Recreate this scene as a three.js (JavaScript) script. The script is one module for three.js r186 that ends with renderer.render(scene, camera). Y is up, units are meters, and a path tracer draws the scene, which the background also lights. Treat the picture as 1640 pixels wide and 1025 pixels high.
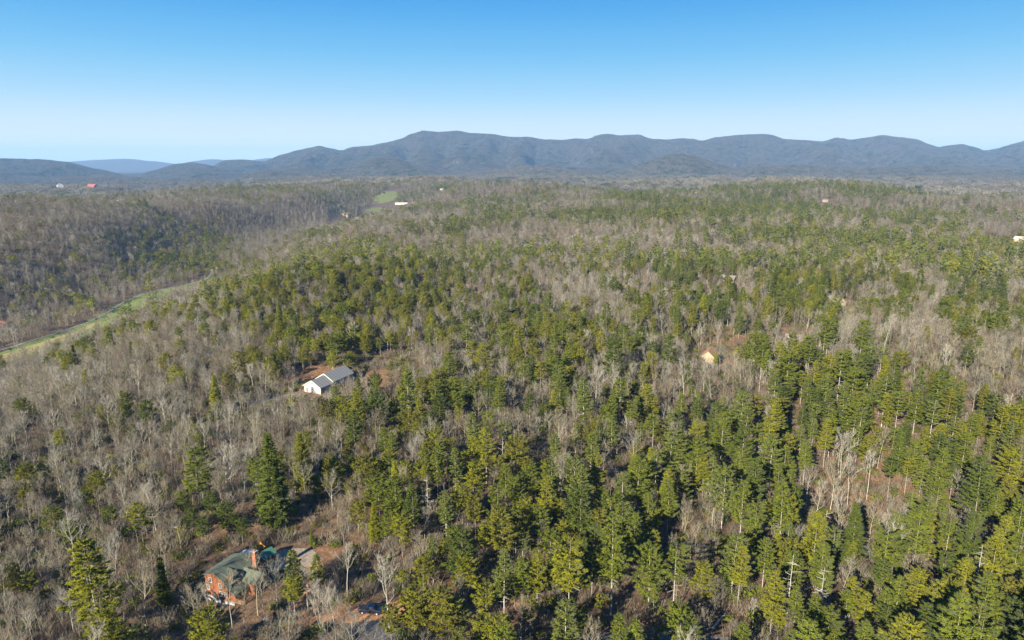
import * as THREE from 'three';
import { ImprovedNoise } from 'three/addons/math/ImprovedNoise.js';
import { mergeGeometries } from 'three/addons/utils/BufferGeometryUtils.js';
import { RoundedBoxGeometry } from 'three/addons/geometries/RoundedBoxGeometry.js';

// ------------------------------------------------------------------ camera, sky, sun, haze, exposure
const scene = new THREE.Scene();
const EYE = 100;                                        // drone height above the cabin's yard, metres
const camera = new THREE.PerspectiveCamera(50.2, 1.6, 1, 40000);
camera.position.set(0, EYE, 0);
camera.rotation.set(-THREE.MathUtils.degToRad(12.85), 0, 0);
camera.updateMatrixWorld(true);

const renderer = new THREE.WebGLRenderer({ antialias: true });
renderer.toneMapping = THREE.LinearToneMapping;
renderer.toneMappingExposure = 3.05;
renderer.shadowMap.enabled = true;

const SUN = new THREE.Vector3(-0.68, 0.61, 0.68).normalize();
{
  const W = 512, H = 256, data = new Float32Array(W * H * 4);
  const stops = [[-90, 150, 185, 215], [0, 262, 273, 275], [1, 258, 270, 272], [2.2, 240, 251, 262], [3.6, 214, 240, 254], [5, 180, 224, 251], [8, 128, 200, 246], [12.5, 74, 165, 236], [22, 58, 142, 218], [45, 56, 122, 200], [90, 56, 115, 190]];  // upper stops, out of view, are raised as ambient fill for the shadows
  const c = new THREE.Color();
  const at = (e) => {
    let i = 0; while (i < stops.length - 2 && e > stops[i + 1][0]) i++;
    const a = stops[i], b = stops[i + 1], t = THREE.MathUtils.clamp((e - a[0]) / (b[0] - a[0]), 0, 1);
    return c.setRGB(...[1, 2, 3].map((k) => (a[k] + (b[k] - a[k]) * t) / 255), THREE.SRGBColorSpace);
  };
  for (let y = 0; y < H; y++) {
    at(((y + 0.5) / H - 0.5) * 180);
    for (let x = 0; x < W; x++) data.set([c.r / 3.05, c.g / 3.05, c.b / 3.05, 1], (y * W + x) * 4);
  }
  const sky = new THREE.DataTexture(data, W, H, THREE.RGBAFormat, THREE.FloatType);
  sky.mapping = THREE.EquirectangularReflectionMapping; sky.magFilter = THREE.LinearFilter; sky.needsUpdate = true;
  scene.background = sky; scene.environment = sky;
}
const sun = new THREE.DirectionalLight(new THREE.Color().setRGB(1, 0.9, 0.71), 5);
sun.position.copy(SUN).multiplyScalar(800); sun.target.position.set(0, 0, -300);
sun.castShadow = true; sun.shadow.mapSize.set(4096, 4096);
Object.assign(sun.shadow.camera, { left: -700, right: 700, top: 700, bottom: -700, near: 1, far: 3000 });
scene.add(sun, sun.target);
scene.fog = new THREE.FogExp2(new THREE.Color().setRGB(0.29, 0.57, 1), 5.2e-5);

// ------------------------------------------------------------------ helpers
function RNG(s) { return () => { s = (s + 0x6d2b79f5) | 0; let t = Math.imul(s ^ (s >>> 15), 1 | s); t = (t + Math.imul(t ^ (t >>> 7), 61 | t)) ^ t; return ((t ^ (t >>> 14)) >>> 0) / 4294967296; }; }
const perlin = new ImprovedNoise();
const N2 = (x, y, k = 0) => perlin.noise(x + 11.3, y - 7.9, k + 0.37);
function fbm(x, y, o = 4, k = 0) { let s = 0, a = 1, f = 1, w = 0; for (let i = 0; i < o; i++) { s += a * N2(x * f, y * f, k + i * 3.1); w += a; a *= 0.5; f *= 2.03; } return s / w; }
const clamp = THREE.MathUtils.clamp, lerp = THREE.MathUtils.lerp, sst = THREE.MathUtils.smoothstep;
const V = (x, y, z) => new THREE.Vector3(x, y, z);
const used = new Map();
function numbered(name) { const n = used.get(name) ?? 0; used.set(name, n + 1); return n ? name + '_' + String(n).padStart(3, '0') : name; }
function tag(o, label, category, group, kind) {
  if (label) o.userData.label = label;
  if (category) o.userData.category = category;
  if (group) o.userData.group = group;
  if (kind) o.userData.kind = kind;
  return o;
}
function shade(o) { o.castShadow = true; o.receiveShadow = true; return o; }
function thing(name, label, category, p, yaw = 0, group) {
  const g = new THREE.Group(); g.name = numbered(name); g.position.copy(p); g.rotation.y = yaw; scene.add(g);
  return tag(g, label, category, group);
}
function part(name, geo, mat, parent) { const m = shade(new THREE.Mesh(geo, mat)); m.name = name; parent.add(m); return m; }
function structure(name, geo, mat, label) { const m = shade(new THREE.Mesh(geo, mat)); m.name = numbered(name); scene.add(m); return tag(m, label, name.replace(/_/g, ' '), null, 'structure'); }
const mat = (r, g, b, rough = 0.9, more = {}) => { const m = new THREE.MeshStandardMaterial({ roughness: rough, side: THREE.DoubleSide, ...more }); m.color.setRGB(r, g, b); return m; };
const leafMat = (r, g, b, t = 0.4) => { const m = new THREE.MeshPhysicalMaterial({ roughness: 1, side: THREE.DoubleSide, transmission: t, thickness: 0, specularIntensity: 0.25 }); m.color.setRGB(r, g, b); return m; };
function speckle(seed, size, scale, low, high, stretch = 1) {           // tileable grey grain for base colour
  const r = RNG(seed), d = new Uint8Array(size * size * 4), g = [];
  const layer = (n) => { const a = Float32Array.from({ length: n * n }, r); return (u, v) => { const x = u * n, y = v * n, i = Math.floor(x), j = Math.floor(y), s = x - i, t = y - j, q = (a1, b1) => a[((b1 + n) % n) * n + ((a1 + n) % n)]; return lerp(lerp(q(i, j), q(i + 1, j), s), lerp(q(i, j + 1), q(i + 1, j + 1), s), t); }; };
  for (const n of scale) g.push(layer(n));
  for (let y = 0; y < size; y++) for (let x = 0; x < size; x++) {
    let s = 0; for (const f of g) s += f(x / size, (y / size) * stretch % 1);
    const k = clamp(255 * lerp(low, high, sst(s / g.length, 0.2, 0.8)), 0, 255), o = (y * size + x) * 4;
    d[o] = d[o + 1] = d[o + 2] = k; d[o + 3] = 255;
  }
  const t = new THREE.DataTexture(d, size, size); t.colorSpace = THREE.SRGBColorSpace; t.wrapS = t.wrapT = THREE.RepeatWrapping; t.magFilter = THREE.LinearFilter; t.needsUpdate = true;
  return t;
}

// ------------------------------------------------------------------ the lie of the land
const VALLEY = [[-440, -250], [-402, -430], [-397, -511], [-388, -616], [-408, -754], [-392, -830], [-430, -1000], [-470, -1250], [-430, -1500], [-380, -1781], [-430, -2300]];
function valley(x, z) {                                  // distance to the valley's line, and on which side
  let best = 1e9, side = 1;
  for (let i = 0; i < VALLEY.length - 1; i++) {
    const [ax, az] = VALLEY[i], [bx, bz] = VALLEY[i + 1], dx = bx - ax, dz = bz - az, t = clamp(((x - ax) * dx + (z - az) * dz) / (dx * dx + dz * dz), 0, 1), ex = x - ax - dx * t, ez = z - az - dz * t, d = Math.hypot(ex, ez);
    if (d < best) { best = d; side = ex; }
  }
  return [best, side];
}
const slopeOf = (y) => -(243.3 + (y - 512.5) * 0.975) / 1130;       // rise per metre of depth, from a skyline height
const bearing = (px) => (px - 820) / 1130;
function profile(list) {
  const t = list.map(([px, y]) => [bearing(px), slopeOf(y)]);
  return (b) => {
    if (b <= t[0][0]) return t[0][1]; if (b >= t[t.length - 1][0]) return t[t.length - 1][1];
    let i = 0; while (b > t[i + 1][0]) i++;
    const s = (b - t[i][0]) / (t[i + 1][0] - t[i][0]); return lerp(t[i][1], t[i + 1][1], s * s * (3 - 2 * s) * 0.5 + s * 0.5);
  };
}
const RANGES = [
  { D: 8600, front: 3300, back: 2600, spur: 0.85, seed: 1, p: profile([[200, 300], [280, 284], [330, 271], [358, 259], [384, 258], [420, 261], [451, 250], [477, 243], [497, 239], [510, 236], [528, 240], [546, 243.5], [564, 238], [589, 236], [618, 231], [641, 225.6], [659, 217], [679, 212], [702, 214], [733, 212], [753, 216], [784, 217], [820, 222], [846, 222], [871, 225.6], [902, 226.6], [922, 224.6], [940, 225], [961, 218], [974, 217], [994, 219.7], [1022, 218], [1043, 224.6], [1066, 226], [1089, 224], [1107, 224.6], [1123, 228], [1148, 222], [1191, 218], [1220, 217], [1233, 218], [1258, 225.6], [1284, 227], [1317, 229], [1338, 223], [1353, 224], [1361, 226.6], [1384, 223.5], [1412, 219], [1438, 222.5], [1466, 225.6], [1491, 234], [1504, 238], [1522, 235], [1540, 233], [1561, 237.6], [1579, 244], [1596, 241], [1619, 234], [1640, 228], [1700, 219], [1800, 230], [2000, 250]]) },
  { D: 6600, front: 2000, back: 1500, spur: 0.7, seed: 2, p: profile([[-400, 275], [-150, 262], [0, 257], [60, 258], [100, 262], [150, 274], [200, 285], [240, 300]]) },
  { D: 7100, front: 1500, back: 900, spur: 0.3, seed: 3, p: profile([[190, 300], [230, 278], [282, 265], [307, 263], [330, 267], [365, 277], [400, 300]]) },
  { D: 15600, front: 3000, back: 1600, spur: 0.3, seed: 4, p: profile([[-300, 268], [60, 261], [110, 258], [150, 256], [200, 254], [240, 258], [285, 263], [300, 259], [330, 255], [345, 255], [370, 259], [400, 256], [430, 253], [470, 257], [520, 266], [600, 300]]) },
];
const DOMES = [[618, 255, 6000, 62, 600], [1091, 250, 5600, 75, 600], [682, 238, 7300, 42, 500], [850, 270, 5300, 90, 500], [430, 277, 5300, 70, 500], [1490, 269, 5600, 190, 600], [1270, 268, 5500, 110, 500], [150, 287, 5200, 160, 500]];
const PADS = [[-67, -146, 16, 0], [-58, -158, 14, 0.5], [-32, -137, 14, 0], [-84, -302, 22, 0], [103, -332, 24, 0], [151, -352, 16, 4], [26, -128, 22, 0], [-1930, -3080, 160, -8], [233, -463, 22, 2], [178, -556, 18, 5]];
const BUMPS = [[150, -300, 15, 85], [270, -260, 12, 90], [-150, -560, 9, 130], [-190, -480, 6, 90], [98, -178, -7, 22], [128, -195, -5, 28], [-800, -950, 22, 330], [-438, -1814, 22, 90], [-410, -2290, 34, 130], [-230, -2270, 22, 110], [698, -944, -12, 90], [-1930, -3080, 34, 420], [260, -900, 16, 190], [-40, -800, -12, 160], [650, -1750, 8, 300], [-200, -2900, 22, 420], [900, -2700, 26, 420], [150, -1350, 12, 170], [-75, -178, 5, 18]];
function height(x, z) {
  const r = Math.hypot(x, z);
  let h = fbm(x / 330, z / 330, 3) * lerp(7, 24, sst(r, 180, 1400)) + (1 - 2 * Math.abs(fbm(x / 1300, z / 760, 3, 9))) * 84 * sst(r, 700, 2600) - 36 * sst(r, 900, 3000) - (36 + 36 * sst(-x / Math.max(1, -z), 0.25, 0.6)) * sst(r, 1300, 3200);
  for (const [bx, bz, a, s] of BUMPS) { const q = ((x - bx) ** 2 + (z - bz) ** 2) / (s * s); if (q < 9) h += a * Math.exp(-q); }
  const [vd, side] = valley(x, z), w = 1 - sst(vd, 32, side > 0 ? 260 : 205);
  h = lerp(h, -42, w * (1 - sst(r, 2000, 2700)));
  for (const [px, pz, R, y] of PADS) { const d = Math.hypot(x - px, z - pz); if (d < R * 2) h = lerp(h, y, 1 - sst(d, R, R * 2)); }
  { const q = ((x + 73) ** 2 + (z + 138.5) ** 2) / 64; if (q < 9) h -= 2.8 * Math.exp(-q); }
  const d = -z;
  if (d > 3500) {
    const b = x / d, floor = h;
    for (const [px, y, D, s, l] of DOMES) { const q = ((b - bearing(px)) / (s / 1130)) ** 2 + ((d - D) / l) ** 2; if (q < 9) h = Math.max(h, lerp(floor, EYE + slopeOf(y) * D, Math.exp(-q))); }
    for (const R of RANGES) {
      const D = R.D * (1 + 0.035 * N2(b * 9, 0.5, R.seed)), u = d < D ? (d - D + R.front) / R.front : 1 - (d - D) / R.back;
      if (u <= 0 || Math.abs(b) > 1.5) continue;
      const S = u * u * (3 - 2 * u), top = EYE + R.p(b) * D, sp = 1 - Math.abs(N2(x / 680, d / 2400, R.seed + 5)) * 2.1 - Math.abs(N2(x / 250, d / 900, R.seed + 8)) * 0.8;
      h = Math.max(h, floor + (top - floor) * S * (1 - R.spur * clamp(0.9 - sp, 0, 1) * Math.min(1, 4.2 * S * (1 - S))) - 0.001);
    }
  }
  return h;
}
const R0 = 30, RATIO = 1.019, RINGS = 340, DENSE = 0.98, NA = 392, NB = 52, AN = NA + NB;
const ringR = (i) => R0 * RATIO ** i;
const angle = (j) => (j <= NA ? -DENSE + (2 * DENSE * j) / NA : DENSE + ((2 * Math.PI - 2 * DENSE) * (j - NA)) / NB);
const HT = new Float32Array((RINGS + 1) * AN);
for (let i = 0; i <= RINGS; i++) for (let j = 0; j < AN; j++) { const r = ringR(i), a = angle(j); HT[i * AN + j] = height(r * Math.sin(a), -r * Math.cos(a)); }
function groundY(x, z) {                                 // height of the built sheet itself
  const r = Math.max(R0 + 0.01, Math.hypot(x, z)); let a = Math.atan2(x, -z); if (a < -DENSE) a += 2 * Math.PI;
  const u = Math.min(RINGS - 1e-3, Math.log(r / R0) / Math.log(RATIO)), i = Math.floor(u);
  const w = a <= DENSE ? ((a + DENSE) / (2 * DENSE)) * NA : NA + ((a - DENSE) / (2 * Math.PI - 2 * DENSE)) * NB, j = Math.min(AN - 1, Math.floor(w)), s = (r - ringR(i)) / (ringR(i + 1) - ringR(i)), t = w - j, k = (j + 1) % AN;
  const A = HT[i * AN + j], B = HT[i * AN + k], C = HT[(i + 1) * AN + j], D = HT[(i + 1) * AN + k];
  return lerp(lerp(A, B, t), lerp(C, D, t), s);
}

// bare clay, tracks and yards: [x, z, radius, strength]
const CLAY = [[-98, -320, 14, 1], [-90, -288, 9, 1], [-101, -284, 9, 0.8], [-66, -312, 13, 0.8], [-72, -298, 8, 0.7], [117, -340, 9, 0.9], [107, -336, 6, 0.8], [96, -180, 13, 0.5], [108, -198, 12, 0.5], [90, -168, 8, 0.5], [122, -205, 10, 0.45], [233, -463, 12, 1], [240, -440, 9, 0.9], [262, -452, 12, 0.6], [-49, -160, 8, 0.7], [-40, -140, 6, 0.6], [-16, -138, 8, 0.9], [-22, -139, 6, 0.8], [-5, -136, 8, 0.8], [30, -165, 7, 0.7], [33, -128, 12, 0.6], [70, -130, 9, 0.6], [180, -620, 10, 0.8], [228, -627, 14, 0.6], [-68, -176, 6, 0.4], [-38, -182, 8, 0.5], [-50, -196, 10, 0.6], [-30, -205, 8, 0.5], [-8, -215, 8, 0.5], [690, -935, 26, 1], [66, -345, 14, 0.5], [-18, -245, 9, 0.4], [-54, -240, 7, 0.5]];
function clayAt(x, z) { let c = 0; for (const [cx, cz, R, s] of CLAY) { const d = Math.hypot(x - cx, z - cz) / R; if (d < 1.4) c = Math.max(c, s * (1 - sst(d + 0.35 * N2(x / 5, z / 5, 3), 0.65, 1.2))); } return c; }
{
  const grain = speckle(7, 512, [9, 37, 90, 220], 0.45, 1.0);
  const m = new THREE.MeshStandardMaterial({ roughness: 1, vertexColors: true, map: grain, bumpMap: grain, bumpScale: 0.25 });
  const make = (i0, i1, name, label) => {
    const n = (i1 - i0 + 1) * (AN + 1), pos = new Float32Array(n * 3), col = new Float32Array(n * 3), uv = new Float32Array(n * 2), idx = [];
    for (let i = i0; i <= i1; i++) for (let j = 0; j <= AN; j++) {
      const k = (i - i0) * (AN + 1) + j, r = ringR(i), a = angle(j), x = r * Math.sin(a), z = -r * Math.cos(a);
      pos.set([x, HT[i * AN + (j % AN)], z], k * 3); uv.set([x / 7, z / 7], k * 2);
      const t = 0.5 + 0.5 * clamp(1.6 * fbm(x / 26, z / 26, 3, 4), -1, 1), c = clayAt(x, z), far = sst(r, 900, 3000), damp = sst(fbm(x / 60, z / 45, 2, 20), 0.05, 0.5);
      const L = [lerp(0.235, 0.37, t), lerp(0.148, 0.225, t), lerp(0.088, 0.122, t)].map((q) => q * (0.93 - 0.33 * damp)), F = [0.12, 0.092, 0.075], O = [0.52, 0.265, 0.12];
      for (let q = 0; q < 3; q++) col[k * 3 + q] = lerp(lerp(L[q], F[q], far), O[q], c * 0.9);
      if (i < i1 && j < AN) { const p = k + AN + 1; idx.push(k, k + 1, p, k + 1, p + 1, p); }
    }
    const g = new THREE.BufferGeometry(); g.setAttribute('position', new THREE.BufferAttribute(pos, 3)); g.setAttribute('color', new THREE.BufferAttribute(col, 3)); g.setAttribute('uv', new THREE.BufferAttribute(uv, 2)); g.setIndex(idx); g.computeVertexNormals();
    structure(name, g, m, label);
  };
  const at = (r) => Math.round(Math.log(r / R0) / Math.log(RATIO)), a = at(5200), b = at(10600);
  make(0, a, 'ground', 'brown leaf littered forest floor of low hills and hollows');
  make(a, b, 'mountains', 'long blue brown wooded mountain range along the horizon');
  make(b, RINGS, 'distant_mountains', 'pale blue farthest ridge seen past the range');
}
function drape(name, label, pts, widths, m, lift, step = 2, cols = 5, ragged = 0.12) {   // a strip laid on the ground, a few centimetres proud
  const curve = new THREE.CatmullRomCurve3(pts.map(([x, z]) => V(x, 0, z))), n = Math.max(4, Math.ceil(curve.getLength() / step)), pos = [], uv = [], idx = [];
  for (let i = 0; i <= n; i++) {
    const t = i / n, p = curve.getPointAt(t), d = curve.getTangentAt(t), f = t * (widths.length - 1), k = Math.min(widths.length - 2, Math.floor(f)), w = lerp(widths[k], widths[k + 1], f - k);
    for (let j = 0; j <= cols; j++) {
      const s = (j / cols - 0.5) * w * (1 + ragged * N2(p.x / 6, p.z / 6, j)), x = p.x - d.z * s, z = p.z + d.x * s;
      pos.push(x, groundY(x, z) + lift, z); uv.push(x / 5, z / 5);
      if (i < n && j < cols) { const q = i * (cols + 1) + j; idx.push(q, q + 1, q + cols + 1, q + 1, q + cols + 2, q + cols + 1); }
    }
  }
  const g = new THREE.BufferGeometry(); g.setAttribute('position', new THREE.Float32BufferAttribute(pos, 3)); g.setAttribute('uv', new THREE.Float32BufferAttribute(uv, 2)); g.setIndex(idx); g.computeVertexNormals();
  if (g.attributes.normal.getY(8) < 0) { g.setIndex(idx.map((_, i) => idx[i - (i % 3) + (2 - (i % 3))])); g.computeVertexNormals(); }
  return structure(name, g, m, label);
}
const grit = speckle(21, 256, [11, 50, 120], 0.6, 1.0);
const gravel = mat(0.36, 0.29, 0.22, 1, { map: grit }), asphalt = mat(0.16, 0.15, 0.145, 0.95, { map: grit }), pale = mat(0.4, 0.37, 0.33, 1, { map: grit }), turf = mat(0.23, 0.285, 0.055, 1, { map: grit }), pasture = mat(0.17, 0.195, 0.055, 1, { map: grit }), dryTurf = mat(0.42, 0.36, 0.13, 1, { map: grit }), clay = mat(0.5, 0.25, 0.12, 1, { map: grit });
drape('valley_meadow', 'strip of green meadow on the valley floor beside the road', [[-386, -470], [-376, -580], [-391, -680], [-395, -760], [-374, -840], [-386, -880]], [26, 36, 30, 36, 38, 8], turf, 0.10, 4, 8, 0.6);
drape('dry_field', 'yellowish dry grass along the lower valley meadow', [[-384, -450], [-380, -510], [-376, -560], [-382, -620]], [26, 18, 12, 2], dryTurf, 0.16, 5);
drape('valley_road', 'pale narrow road running up the valley beside the meadow', [[-405, -430], [-400, -511], [-391, -616], [-411, -720], [-410, -770], [-388, -845], [-400, -900], [-430, -1000]], [2, 2.2, 2.2, 2.4, 2.8, 3.6, 2.6, 2.6], pale, 0.22, 4);
drape('gravel_turnaround', 'grey brown gravel turning area behind the green roofed cabin', [[-65, -158], [-60, -158.5], [-55, -158.5], [-50, -157]], [5, 9, 9.5, 4], gravel, 0.08, 1);
drape('cabin_drive', 'reddish dirt drive from the gravel turnaround down past the cabin', [[-51, -157], [-48, -151], [-49, -145], [-50, -139], [-46, -134]], [4, 3.4, 3.2, 3.2, 3.2], clay, 0.06, 1);
drape('dirt_track', 'tan dirt track that the dark pickup stands on', [[-46, -134.4], [-40, -135.2], [-33, -137], [-25, -138.5], [-17, -136.5], [-6, -134], [2, -131]], [2.6, 4.5, 6.2, 5.2, 4.6, 4.4, 3], clay, 0.10, 1);
drape('dark_ground_patch', 'dark grey patch of ground below the dark pickup', [[-36, -129.5], [-30, -130.8], [-24, -130]], [6, 9, 5], asphalt, 0.06, 1);  // dark grey sheet laid over the ground below the pickup
drape('lower_road', 'grey road at the bottom edge among the pines', [[14, -127.6], [24, -128], [36, -127.4], [50, -126.4], [70, -124]], [4.5, 5, 5, 5, 5], asphalt, 0.08, 1.5);
drape('house_drive', 'dark drive and stones beside the grey roofed house', [[-112, -277], [-104, -281], [-97, -286], [-92, -290]], [4, 6, 5, 4], asphalt, 0.08, 1.5);
drape('hill_field', 'bright green pasture on a far hillside', [[-415, -2190], [-412, -2250], [-408, -2310], [-406, -2360]], [14, 78, 92, 20], pasture, 0.5, 8, 12, 0.7);
drape('farm_field', 'green field below the far hillside pasture', [[-395, -2030], [-405, -2080], [-415, -2130]], [40, 60, 30], pasture, 0.5, 8, 8, 0.7);
drape('barn_field', 'grass field around the far red roofed barn', [[-392, -1690], [-388, -1740], [-380, -1790], [-376, -1815]], [70, 84, 84, 60], turf, 0.5, 8, 8);
drape('sand_bank', 'pale sandy cut bank by the large house at the right edge', [[655, -900], [680, -918], [706, -940]], [10, 30, 34], mat(0.55, 0.45, 0.32, 1, { map: grit }), 0.3, 3, 8, 0.6);
drape('orange_track', 'steep orange clay track between the pines', [[226, -440], [231, -455], [232, -470], [236, -490]], [5, 6, 6, 4], clay, 0.12, 2);

// ------------------------------------------------------------------ trees: shapes
class Soup {
  constructor() { this.p = []; this.n = []; }
  tri(a, b, c, n) {
    const ux = b.x - a.x, uy = b.y - a.y, uz = b.z - a.z, vx = c.x - a.x, vy = c.y - a.y, vz = c.z - a.z, fx = uy * vz - uz * vy, fy = uz * vx - ux * vz, fz = ux * vy - uy * vx, l = Math.hypot(fx, fy, fz) || 1;
    let s = 1, m = [fx / l, fy / l, fz / l];
    if (n) { s = fx * n.x + fy * n.y + fz * n.z < 0 ? -1 : 1; m = [n.x * 0.55 + s * m[0] * 0.6, n.y * 0.55 + s * m[1] * 0.6, n.z * 0.55 + s * m[2] * 0.6]; const k = Math.hypot(...m) || 1; m = m.map((q) => q / k); }
    if (s > 0) this.p.push(a.x, a.y, a.z, b.x, b.y, b.z, c.x, c.y, c.z); else this.p.push(a.x, a.y, a.z, c.x, c.y, c.z, b.x, b.y, b.z);
    this.n.push(...m, ...m, ...m);
  }
  stick(a, b, ra, rb, k = 4) {
    const d = b.clone().sub(a).normalize(), u = Math.abs(d.y) < 0.9 ? V(0, 1, 0).cross(d).normalize() : V(1, 0, 0).cross(d).normalize(), w = d.clone().cross(u);
    for (let i = 0; i < k; i++) {
      const q = (t, c, r) => { const g = (t / k) * 2 * Math.PI, o = u.clone().multiplyScalar(Math.cos(g)).addScaledVector(w, Math.sin(g)); return [c.clone().addScaledVector(o, r), o]; };
      const [p0, n0] = q(i, a, ra), [p1, n1] = q(i + 1, a, ra), [p2] = q(i, b, rb), [p3] = q(i + 1, b, rb);
      for (const [A, B, C, nA, nB, nC] of [[p0, p1, p2, n0, n1, n0], [p1, p3, p2, n1, n1, n0]]) { this.p.push(A.x, A.y, A.z, B.x, B.y, B.z, C.x, C.y, C.z); this.n.push(nA.x, nA.y, nA.z, nB.x, nB.y, nB.z, nC.x, nC.y, nC.z); }
    }
  }
  geo() { const g = new THREE.BufferGeometry(); g.setAttribute('position', new THREE.Float32BufferAttribute(this.p, 3)); g.setAttribute('normal', new THREE.Float32BufferAttribute(this.n, 3)); return g; }
}
// A conifer of height 1 x H metres. o: H, R crown radius, base of the live crown (share), whorl spacing, per whorl, tufts per branch, tuft size, droop, round (crown shape), dead stubs
function conifer(seed, o) {
  const r = RNG(seed), T = new Soup(), C = new Soup(), H = o.H, lean = V((r() - 0.5) * 0.06 * H, 0, (r() - 0.5) * 0.06 * H);
  const axis = (y) => V(lean.x * (y / H) ** 2, y, lean.z * (y / H) ** 2), n = o.lod ? 3 : 7, rb = H * 0.0092;
  for (let i = 0; i < n; i++) T.stick(axis((H * i) / n - (i ? 0 : 0.6)), axis((H * (i + 1)) / n), rb * (1 - (i / n) * 0.93), rb * (1 - ((i + 1) / n) * 0.93), o.lod ? 3 : 5);
  const lop = r() * 6.28, lopA = 0.25 * r();
  for (let y = H * o.base; y < H * 0.985 * (o.cut || 1); y += o.gap * (0.75 + 0.5 * r())) {
    const t = (y - H * o.base) / (H * (1 - o.base)), env = o.round > 0 ? lerp(1 - t, Math.sqrt(Math.max(0, 1 - ((t - 0.35) / 0.67) ** 2)), o.round) : Math.pow(1 - t, 0.62), low = Math.min(1, 0.45 + t * 3.2);
    const k = Math.round(o.per * (0.7 + 0.6 * r())), a0 = r() * 6.28;
    for (let i = 0; i < k; i++) {
      const a = a0 + (i / k) * 6.28 + (r() - 0.5) * 0.7, L = Math.max(0.5, o.R * env * low * (0.62 + 0.55 * r()) * (1 + lopA * Math.cos(a - lop))), up = lerp(o.droop, 0.65, t * t) + (r() - 0.5) * 0.25;
      if (r() < o.gaps) continue;
      const o3 = axis(y), dir = V(Math.cos(a), 0, Math.sin(a)), pt = (s) => o3.clone().addScaledVector(dir, L * s).add(V(0, L * (up * s + o.curl * s * s), 0));
      if (!o.lod) C.stick(o3, pt(0.8), 0.045 + 0.006 * L, 0.015, 3);
      const side = V(-dir.z, 0, dir.x), nrm = dir.clone().multiplyScalar(0.55).add(V(0, 0.85, 0)).normalize();
      const m = Math.max(2, Math.round(o.tufts * clamp(L / o.R + 0.25, 0.3, 1.15)));
      for (let q = 0; q < m; q++) {
        const s = q === 0 ? 1 : 0.28 + 0.72 * Math.sqrt(r()), lat = (q % 2 ? 1 : -1) * (0.12 + 0.42 * L * (1.08 - s)) * (0.35 + 0.65 * r()) * o.fan, c = pt(s).addScaledVector(side, lat).add(V(0, (r() - 0.4) * 0.22 * o.puff, 0));
        const ax = dir.clone().multiplyScalar(0.8).addScaledVector(side, Math.sign(lat) * Math.min(0.9, Math.abs(lat))).add(V(0, 0.18 + o.puff * 0.2, 0)).normalize();
        for (let e = 0; e < o.blades; e++) {
          const d = ax.clone().add(V((r() - 0.5) * 1.5, (r() - 0.5) * (0.7 + o.puff), (r() - 0.5) * 1.5)).normalize(), l = o.tuft * (0.65 + 0.7 * r()), w = V(r() - 0.5, (r() - 0.5) * 0.5, r() - 0.5).cross(d).normalize().multiplyScalar(o.tuft * o.fat * (0.7 + 0.6 * r()));
          const b = c.clone().addScaledVector(d, -l * 0.3), tip = b.clone().addScaledVector(d, l);
          C.tri(b.clone().add(w), b.clone().sub(w), tip, nrm.clone().addScaledVector(dir, 0.3 * r()));
        }
      }
    }
  }
  for (let i = 0; i < (o.dead || 0); i++) {              // bare lower limbs
    const y = H * lerp(0.16, o.base + 0.12, r()), a = r() * 6.28, L = (0.6 + 2.6 * r() * (y / (H * o.base))), a3 = axis(y), b3 = a3.clone().add(V(Math.cos(a) * L, (r() - 0.6) * 0.5 * L, Math.sin(a) * L));
    T.stick(a3, b3, 0.07, 0.02, 3); if (r() < 0.6) T.stick(a3.clone().lerp(b3, 0.55), b3.clone().add(V((r() - 0.5) * 1.4, (r() - 0.3) * 0.8, (r() - 0.5) * 1.4)), 0.04, 0.012, 3);
  }
  return { trunk: T.geo(), crown: C.geo(), H };
}
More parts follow.
